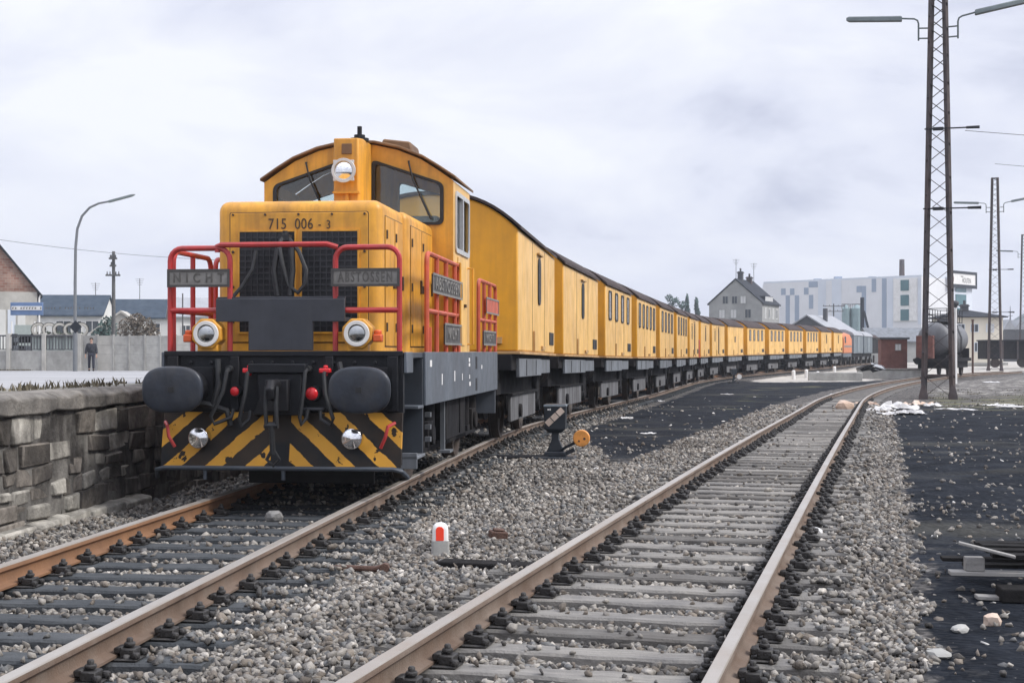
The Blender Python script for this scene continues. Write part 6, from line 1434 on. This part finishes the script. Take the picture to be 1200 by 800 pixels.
litter = [  # px, py, half sizes, material, label
 (1052, 480, (.62, .40, .36), 'paper', 'largest crumpled white sheet in the rubbish pile by the lattice mast'),
 (1033, 482, (.40, .35, .22), 'paper', 'crumpled white sheet at the left of the rubbish pile by the mast'),
 (1066, 485, (.42, .35, .20), 'paper', 'crumpled white sheet at the front right of the rubbish pile by the mast'),
 (1044, 486, (.35, .25, .14), 'paper', 'flat white sheet at the front of the rubbish pile by the mast'),
 (1076, 474, (.55, .28, .22), 'card', 'long tan cardboard at the right end of the rubbish pile by the mast'),
 (1016, 475, (.35, .30, .22), 'card', 'tan cardboard next to the right rail at the rubbish pile'),
 (1093, 476, (.30, .22, .16), 'paper', 'white scrap between the feet of the nearest lattice mast'),
 (1120, 480, (.6, .2, .08), 'paper', 'flat white sheet right of the nearest lattice mast'),
 (1162, 448, (1.0, .45, .10), 'paper', 'broad white sheet on the grassy ground right of the masts'),
 (1170, 475, (.5, .3, .08), 'paper', 'flat white sheet on the cinder near the right edge'),
 (1187, 477, (.45, .3, .07), 'paper', 'flat white scrap nearest the right edge, level with the mast feet'),
 (697, 551, (.26, .07, .035), 'paper', 'long thin white strip of paper on the gravel right of the point lever'),
 (717, 591, (.12, .08, .05), 'paper', 'crumpled white paper in the gravel left of the empty track'),
 (853, 462, (.30, .16, .05), 'paper', 'white scrap on the edge of the black cinder patch, farthest away'),
 (985, 462, (.40, .2, .08), 'paper', 'white scrap between the rails of the empty track'),
 (931, 477, (.30, .12, .06), 'paper', 'white scrap on the left rail of the empty track'),
 (770, 470, (.30, .2, .06), 'paper', 'white paper scrap beside the train at the cinder edge'),
 (735, 490, (.35, .15, .06), 'paper', 'white paper scrap on the near edge of the cinder patch'),
 (760, 508, (.14, .10, .04), 'paper', 'small white scrap on the near cinder patch'),
]
for i, (px, py, sz, mm, lab) in enumerate(litter):
    p = gpt(px, py); crumple('cardboard' if mm == 'card' else 'waste_paper', p, sz, M[mm], lab, 'cardboard' if mm == 'card' else 'paper', 'rubbish scattered on the yard', 40+i)
def lump(name, p, size, m, label, cat, seed, rz=0):
    rr = random.Random(seed); bm = bmesh.new(); bmesh.ops.create_icosphere(bm, subdivisions=2, radius=1)
    k = {}
    for v in bm.verts: v.co = Vector((v.co.x*size[0], v.co.y*size[1], v.co.z*size[2]))*(1+rr.uniform(-.16, .12))
    me = bpy.data.meshes.new(name); bm.to_mesh(me); bm.free(); me.materials.append(m); o = bpy.data.objects.new(name, me); C.objects.link(o); o.location = p+Vector((0, 0, size[2]*.6)); o.rotation_euler = (0, 0, rz); return tag(o, label, cat)
lump('boulder', gpt(990, 481), (.28, .20, .21), M['card'], 'tan rough boulder between the rails of the empty track', 'boulder', 3)
lump('boulder', Vector((float(c1(13.2))-.02, 13.2, -.17)), (.085, .07, .065), M['stonegrey'], 'pale grey boulder lying between the rails in front of the locomotive', 'boulder', 4)
mb = MB(); mb.box(-.075, .075, -.05, .05, -.02, .075); mb.box(-.05, .05, -.03, .03, .075, .095); o = mb.build('rusty_block', M['rust'], None, bev=.02); o.location = gpt(583, 632); o.rotation_euler = (.1, .1, .3); tag(o, 'small rusty iron block in the gravel between the two tracks', 'iron block')
mb = MB(); mb.tube([(-.22, 0, .03), (0, .02, .035), (.2, -.01, .03), (.27, -.02, .05)], .022); mb.cyl((.27, -.05, .04), (.27, .03, .04), .035, n=8); o = mb.build('rusty_bolt', M['rust'], None); o.location = gpt(408, 671); tag(o, 'rusty iron bar lying on the gravel beside the train track', 'iron bar')
mb = MB(); mb.box(-.55, .55, -.10, .10, -.05, .05); o = mb.build('timber_baulk', M['darktimber'], None, bev=.012); q_ = gpt(598, 667); o.location = q_; o.rotation_euler = (0, 0, -.28); tag(o, 'dark short timber half buried in the gravel left of the empty track', 'timber')
for i, (px, py, c_, sz, lab) in enumerate(((1163, 733, 'card', (.055, .045, .05), 'small pinkish brick stone on the black cinder below the pallet'), (1125, 740, 'concrete', (.07, .05, .028), 'grey flat stone on the gravel edge left of the pallet'), (1100, 770, 'concrete', (.085, .06, .03), 'large pale stone on the gravel edge at the lower right'), (957, 628, 'paper', (.06, .05, .05), 'white stone beside the right rail of the empty track'))):
    lump('stone', gpt(px, py), sz, M[c_], lab, 'stone', 60+i, i)

# broken pallet at the right
p = gpt(1165, 690); t = empty('broken_pallet', p+Vector((.12, .15, .015)), R(-8), 'broken weathered wooden pallet lying on the black cinder at the right edge', 'pallet')
x0 = -.34
for i, (x, y_) in enumerate(((x0+.03, -.35), (x0+.50, -.34), (x0+.95, -.35), (x0+.62, .25), (x0+1.2, .25))):
    mb = MB(); mb.box(x, x+.12, y_, y_+.10, .126, .215); mb.build('block', M['timber'] if i in (0, 2) else M['darktimber'], t, bev=.006)
for (y_, z, m_, dx, rz) in ((-.375, .10, 'timber', -.05, .0), (.0, .10, 'darktimber', .1, .02), (.26, .10, 'darktimber', 0, -.02)):
    mb = MB(); mb.box(x0+dx-.02, x0+1.55+dx, y_, y_+.12, z, z+.026, rot=Matrix.Rotation(rz, 3, 'Z')); mb.build('bottom_board', M[m_], t, bev=.004)
mb = MB(); mb.box(x0-.02, x0+.34, -.40, -.32, .262, .280, rot=Matrix.Rotation(R(13), 3, 'Y') @ Matrix.Rotation(R(-8), 3, 'Z')); mb.build('loose_board', M['timber'], t, bev=.004)
for k, (y_, z, a) in enumerate(((-.36, .217, .0), (-.12, .217, .0), (.02, .222, .012), (.24, .222, -.01))):
    mb = MB(); mb.box(x0+.2, x0+1.5, y_, y_+.11, z, z+.024, rot=Matrix.Rotation(a, 3, 'Y')); mb.build('top_board', M['darktimber'], t, bev=.004)
for k, (x, y_, a) in enumerate(((.55, -.42, .25), (.78, -.38, -.4), (.95, -.3, .1))):
    mb = MB(); mb.box(x0+x, x0+x+.16, y_, y_+.06, .275+.01*k, .295+.01*k, rot=Matrix.Rotation(a, 3, 'Z')); mb.build('splinter', M['timber'], t, bev=.003)
mb = MB(); mb.box(x0+.20, x0+1.5, -.62, -.42, -.03, .06); mb.build('lower_beam', M['darktimber'], t, bev=.01)
p = gpt(1185, 703); mb = MB(); mb.box(-.22, .3, -.05, .05, 0, .025); o = mb.build('wood_plank', M['timber'], None, bev=.004); o.location = p; o.rotation_euler = (0, .03, -.1); tag(o, 'short pale plank on the cinder in front of the broken pallet', 'plank')

# ---------------------------------------------------------------- the person by the fence
p = at(107, 412, 76.5); P_ = empty('person', (p.x, 76.5, float(pz(76.5))-.02), R(12), 'person in grey coat and trousers walking on the road by the fence', 'person')
def skinfig(name, verts, edges, radii, m, root=0, sub=2):
    me = bpy.data.meshes.new(name); me.from_pydata([tuple(v) for v in verts], edges, []); o = bpy.data.objects.new(name, me); C.objects.link(o); o.parent = P_; me.materials.append(m)
    sk = o.modifiers.new('skin', 'SKIN')
    for i, r_ in enumerate(radii):
        d_ = me.skin_vertices[0].data[i]; d_.radius = (r_, r_) if not isinstance(r_, tuple) else r_; d_.use_root = (i == root)
    sb = o.modifiers.new('sub', 'SUBSURF'); sb.levels = 1; sb.render_levels = sub; me.polygons.foreach_set('use_smooth', [True]*len(me.polygons)); return o
V_ = [(0, 0, .95), (0, 0, 1.15), (0, 0, 1.38), (0, -.01, 1.50), (0, -.02, 1.58), (0, -.02, 1.69), (0, -.02, 1.75),
      (.10, 0, .90), (.11, -.08, .50), (.11, -.02, .09), (.11, -.18, .04), (-.10, 0, .90), (-.12, .08, .50), (-.13, .20, .12), (-.13, .08, .05),
      (.19, 0, 1.42), (.25, .02, 1.14), (.27, -.05, .90), (.275, -.07, .82), (-.19, 0, 1.42), (-.26, 0, 1.14), (-.29, -.06, .90), (-.295, -.08, .82), (0, -.12, 1.64)]
E_ = [(0,1),(1,2),(2,3),(3,4),(4,5),(5,6),(0,7),(7,8),(8,9),(9,10),(0,11),(11,12),(12,13),(13,14),(2,15),(15,16),(16,17),(17,18),(2,19),(19,20),(20,21),(21,22),(5,23)]
Rr = [(.14,.10),(.13,.095),(.15,.10),.055,.068,.092,.07,.08,.056,.042,.035,.08,.056,.042,.035,.06,.045,.03,.033,.06,.045,.03,.033,.014]
for hx, sgn, b0 in ((.275, 1, 18), (-.295, -1, 22)):
    for k, (dx, dy, dl) in enumerate(((-.025, -.012, .075), (-.008, -.018, .085), (.010, -.016, .08), (.026, -.008, .065))):
        i = len(V_); bz = V_[b0]; V_ += [(bz[0]+dx, bz[1]+dy, bz[2]-.04), (bz[0]+dx, bz[1]+dy-.012, bz[2]-.04-dl*.6), (bz[0]+dx, bz[1]+dy-.004, bz[2]-.04-dl)]; E_ += [(b0, i), (i, i+1), (i+1, i+2)]; Rr += [.010, .009, .008]
    i = len(V_); bz = V_[b0]; V_ += [(bz[0]-sgn*.02, bz[1]-.04, bz[2]-.01), (bz[0]-sgn*.03, bz[1]-.055, bz[2]-.05)]; E_ += [(b0, i), (i, i+1)]; Rr += [.011, .009]
skinfig('body', V_, E_, Rr, M['skin'])
skinfig('trousers', [V_[0], V_[7], V_[8], V_[9], V_[11], V_[12], V_[13]], [(0,1),(1,2),(2,3),(0,4),(4,5),(5,6)], [(.155,.115),.10,.078,.068,.10,.078,.068], M['trouser'])
skinfig('jacket', [(0, .01, .88), V_[1], V_[2], (0, -.01, 1.48), V_[15], V_[16], V_[17], V_[19], V_[20], V_[21]], [(0,1),(1,2),(2,3),(2,4),(4,5),(5,6),(2,7),(7,8),(8,9)], [(.235,.16),(.21,.15),(.20,.14),.075,.095,.085,.065,.095,.085,.065], M['coat'])
skinfig('pullover', [(0, -.055, .95), (0, -.06, 1.15), (0, -.05, 1.38)], [(0,1),(1,2)], [(.115,.125),(.12,.125),(.115,.11)], M['cloth'])
mb = MB(); mb.sphere((0, .005, 1.725), .108, (.95, 1.0, .85)); mb.build('hair', M['hair'], P_)
for sg_ in (-1, 1):
    mb = MB(); mb.sphere((sg_*.033, -.108, 1.675), .012); mb.build('eye', M['black'], P_)
    mb = MB(); a_, b_ = (V_[9], V_[10]) if sg_ > 0 else (V_[13], V_[14]); mb.tube([Vector(a_)+Vector((0, .04, -.04)), (a_[0], (a_[1]+b_[1])/2, .05), b_], [.052, .055, .042]); mb.build('shoe', M['black'], P_)

# ---------------------------------------------------------------- the air itself
mb = MB(); mb.box(-960, 960, -35, 1420, -5, 75); hz = mb.build('haze', [], None, smooth=False); hz['kind'] = 'stuff'
hm = bpy.data.materials.new('haze_air'); hm.use_nodes = True; t_ = hm.node_tree; t_.nodes.clear(); o_ = t_.nodes.new('ShaderNodeOutputMaterial'); v_ = t_.nodes.new('ShaderNodeVolumePrincipled')
v_.inputs['Color'].default_value = (.86, .91, 1, 1); v_.inputs['Density'].default_value = .00042; v_.inputs['Anisotropy'].default_value = .1
t_.links.new(v_.outputs[0], o_.inputs['Volume']); hz.data.materials.clear(); hz.data.materials.append(hm)
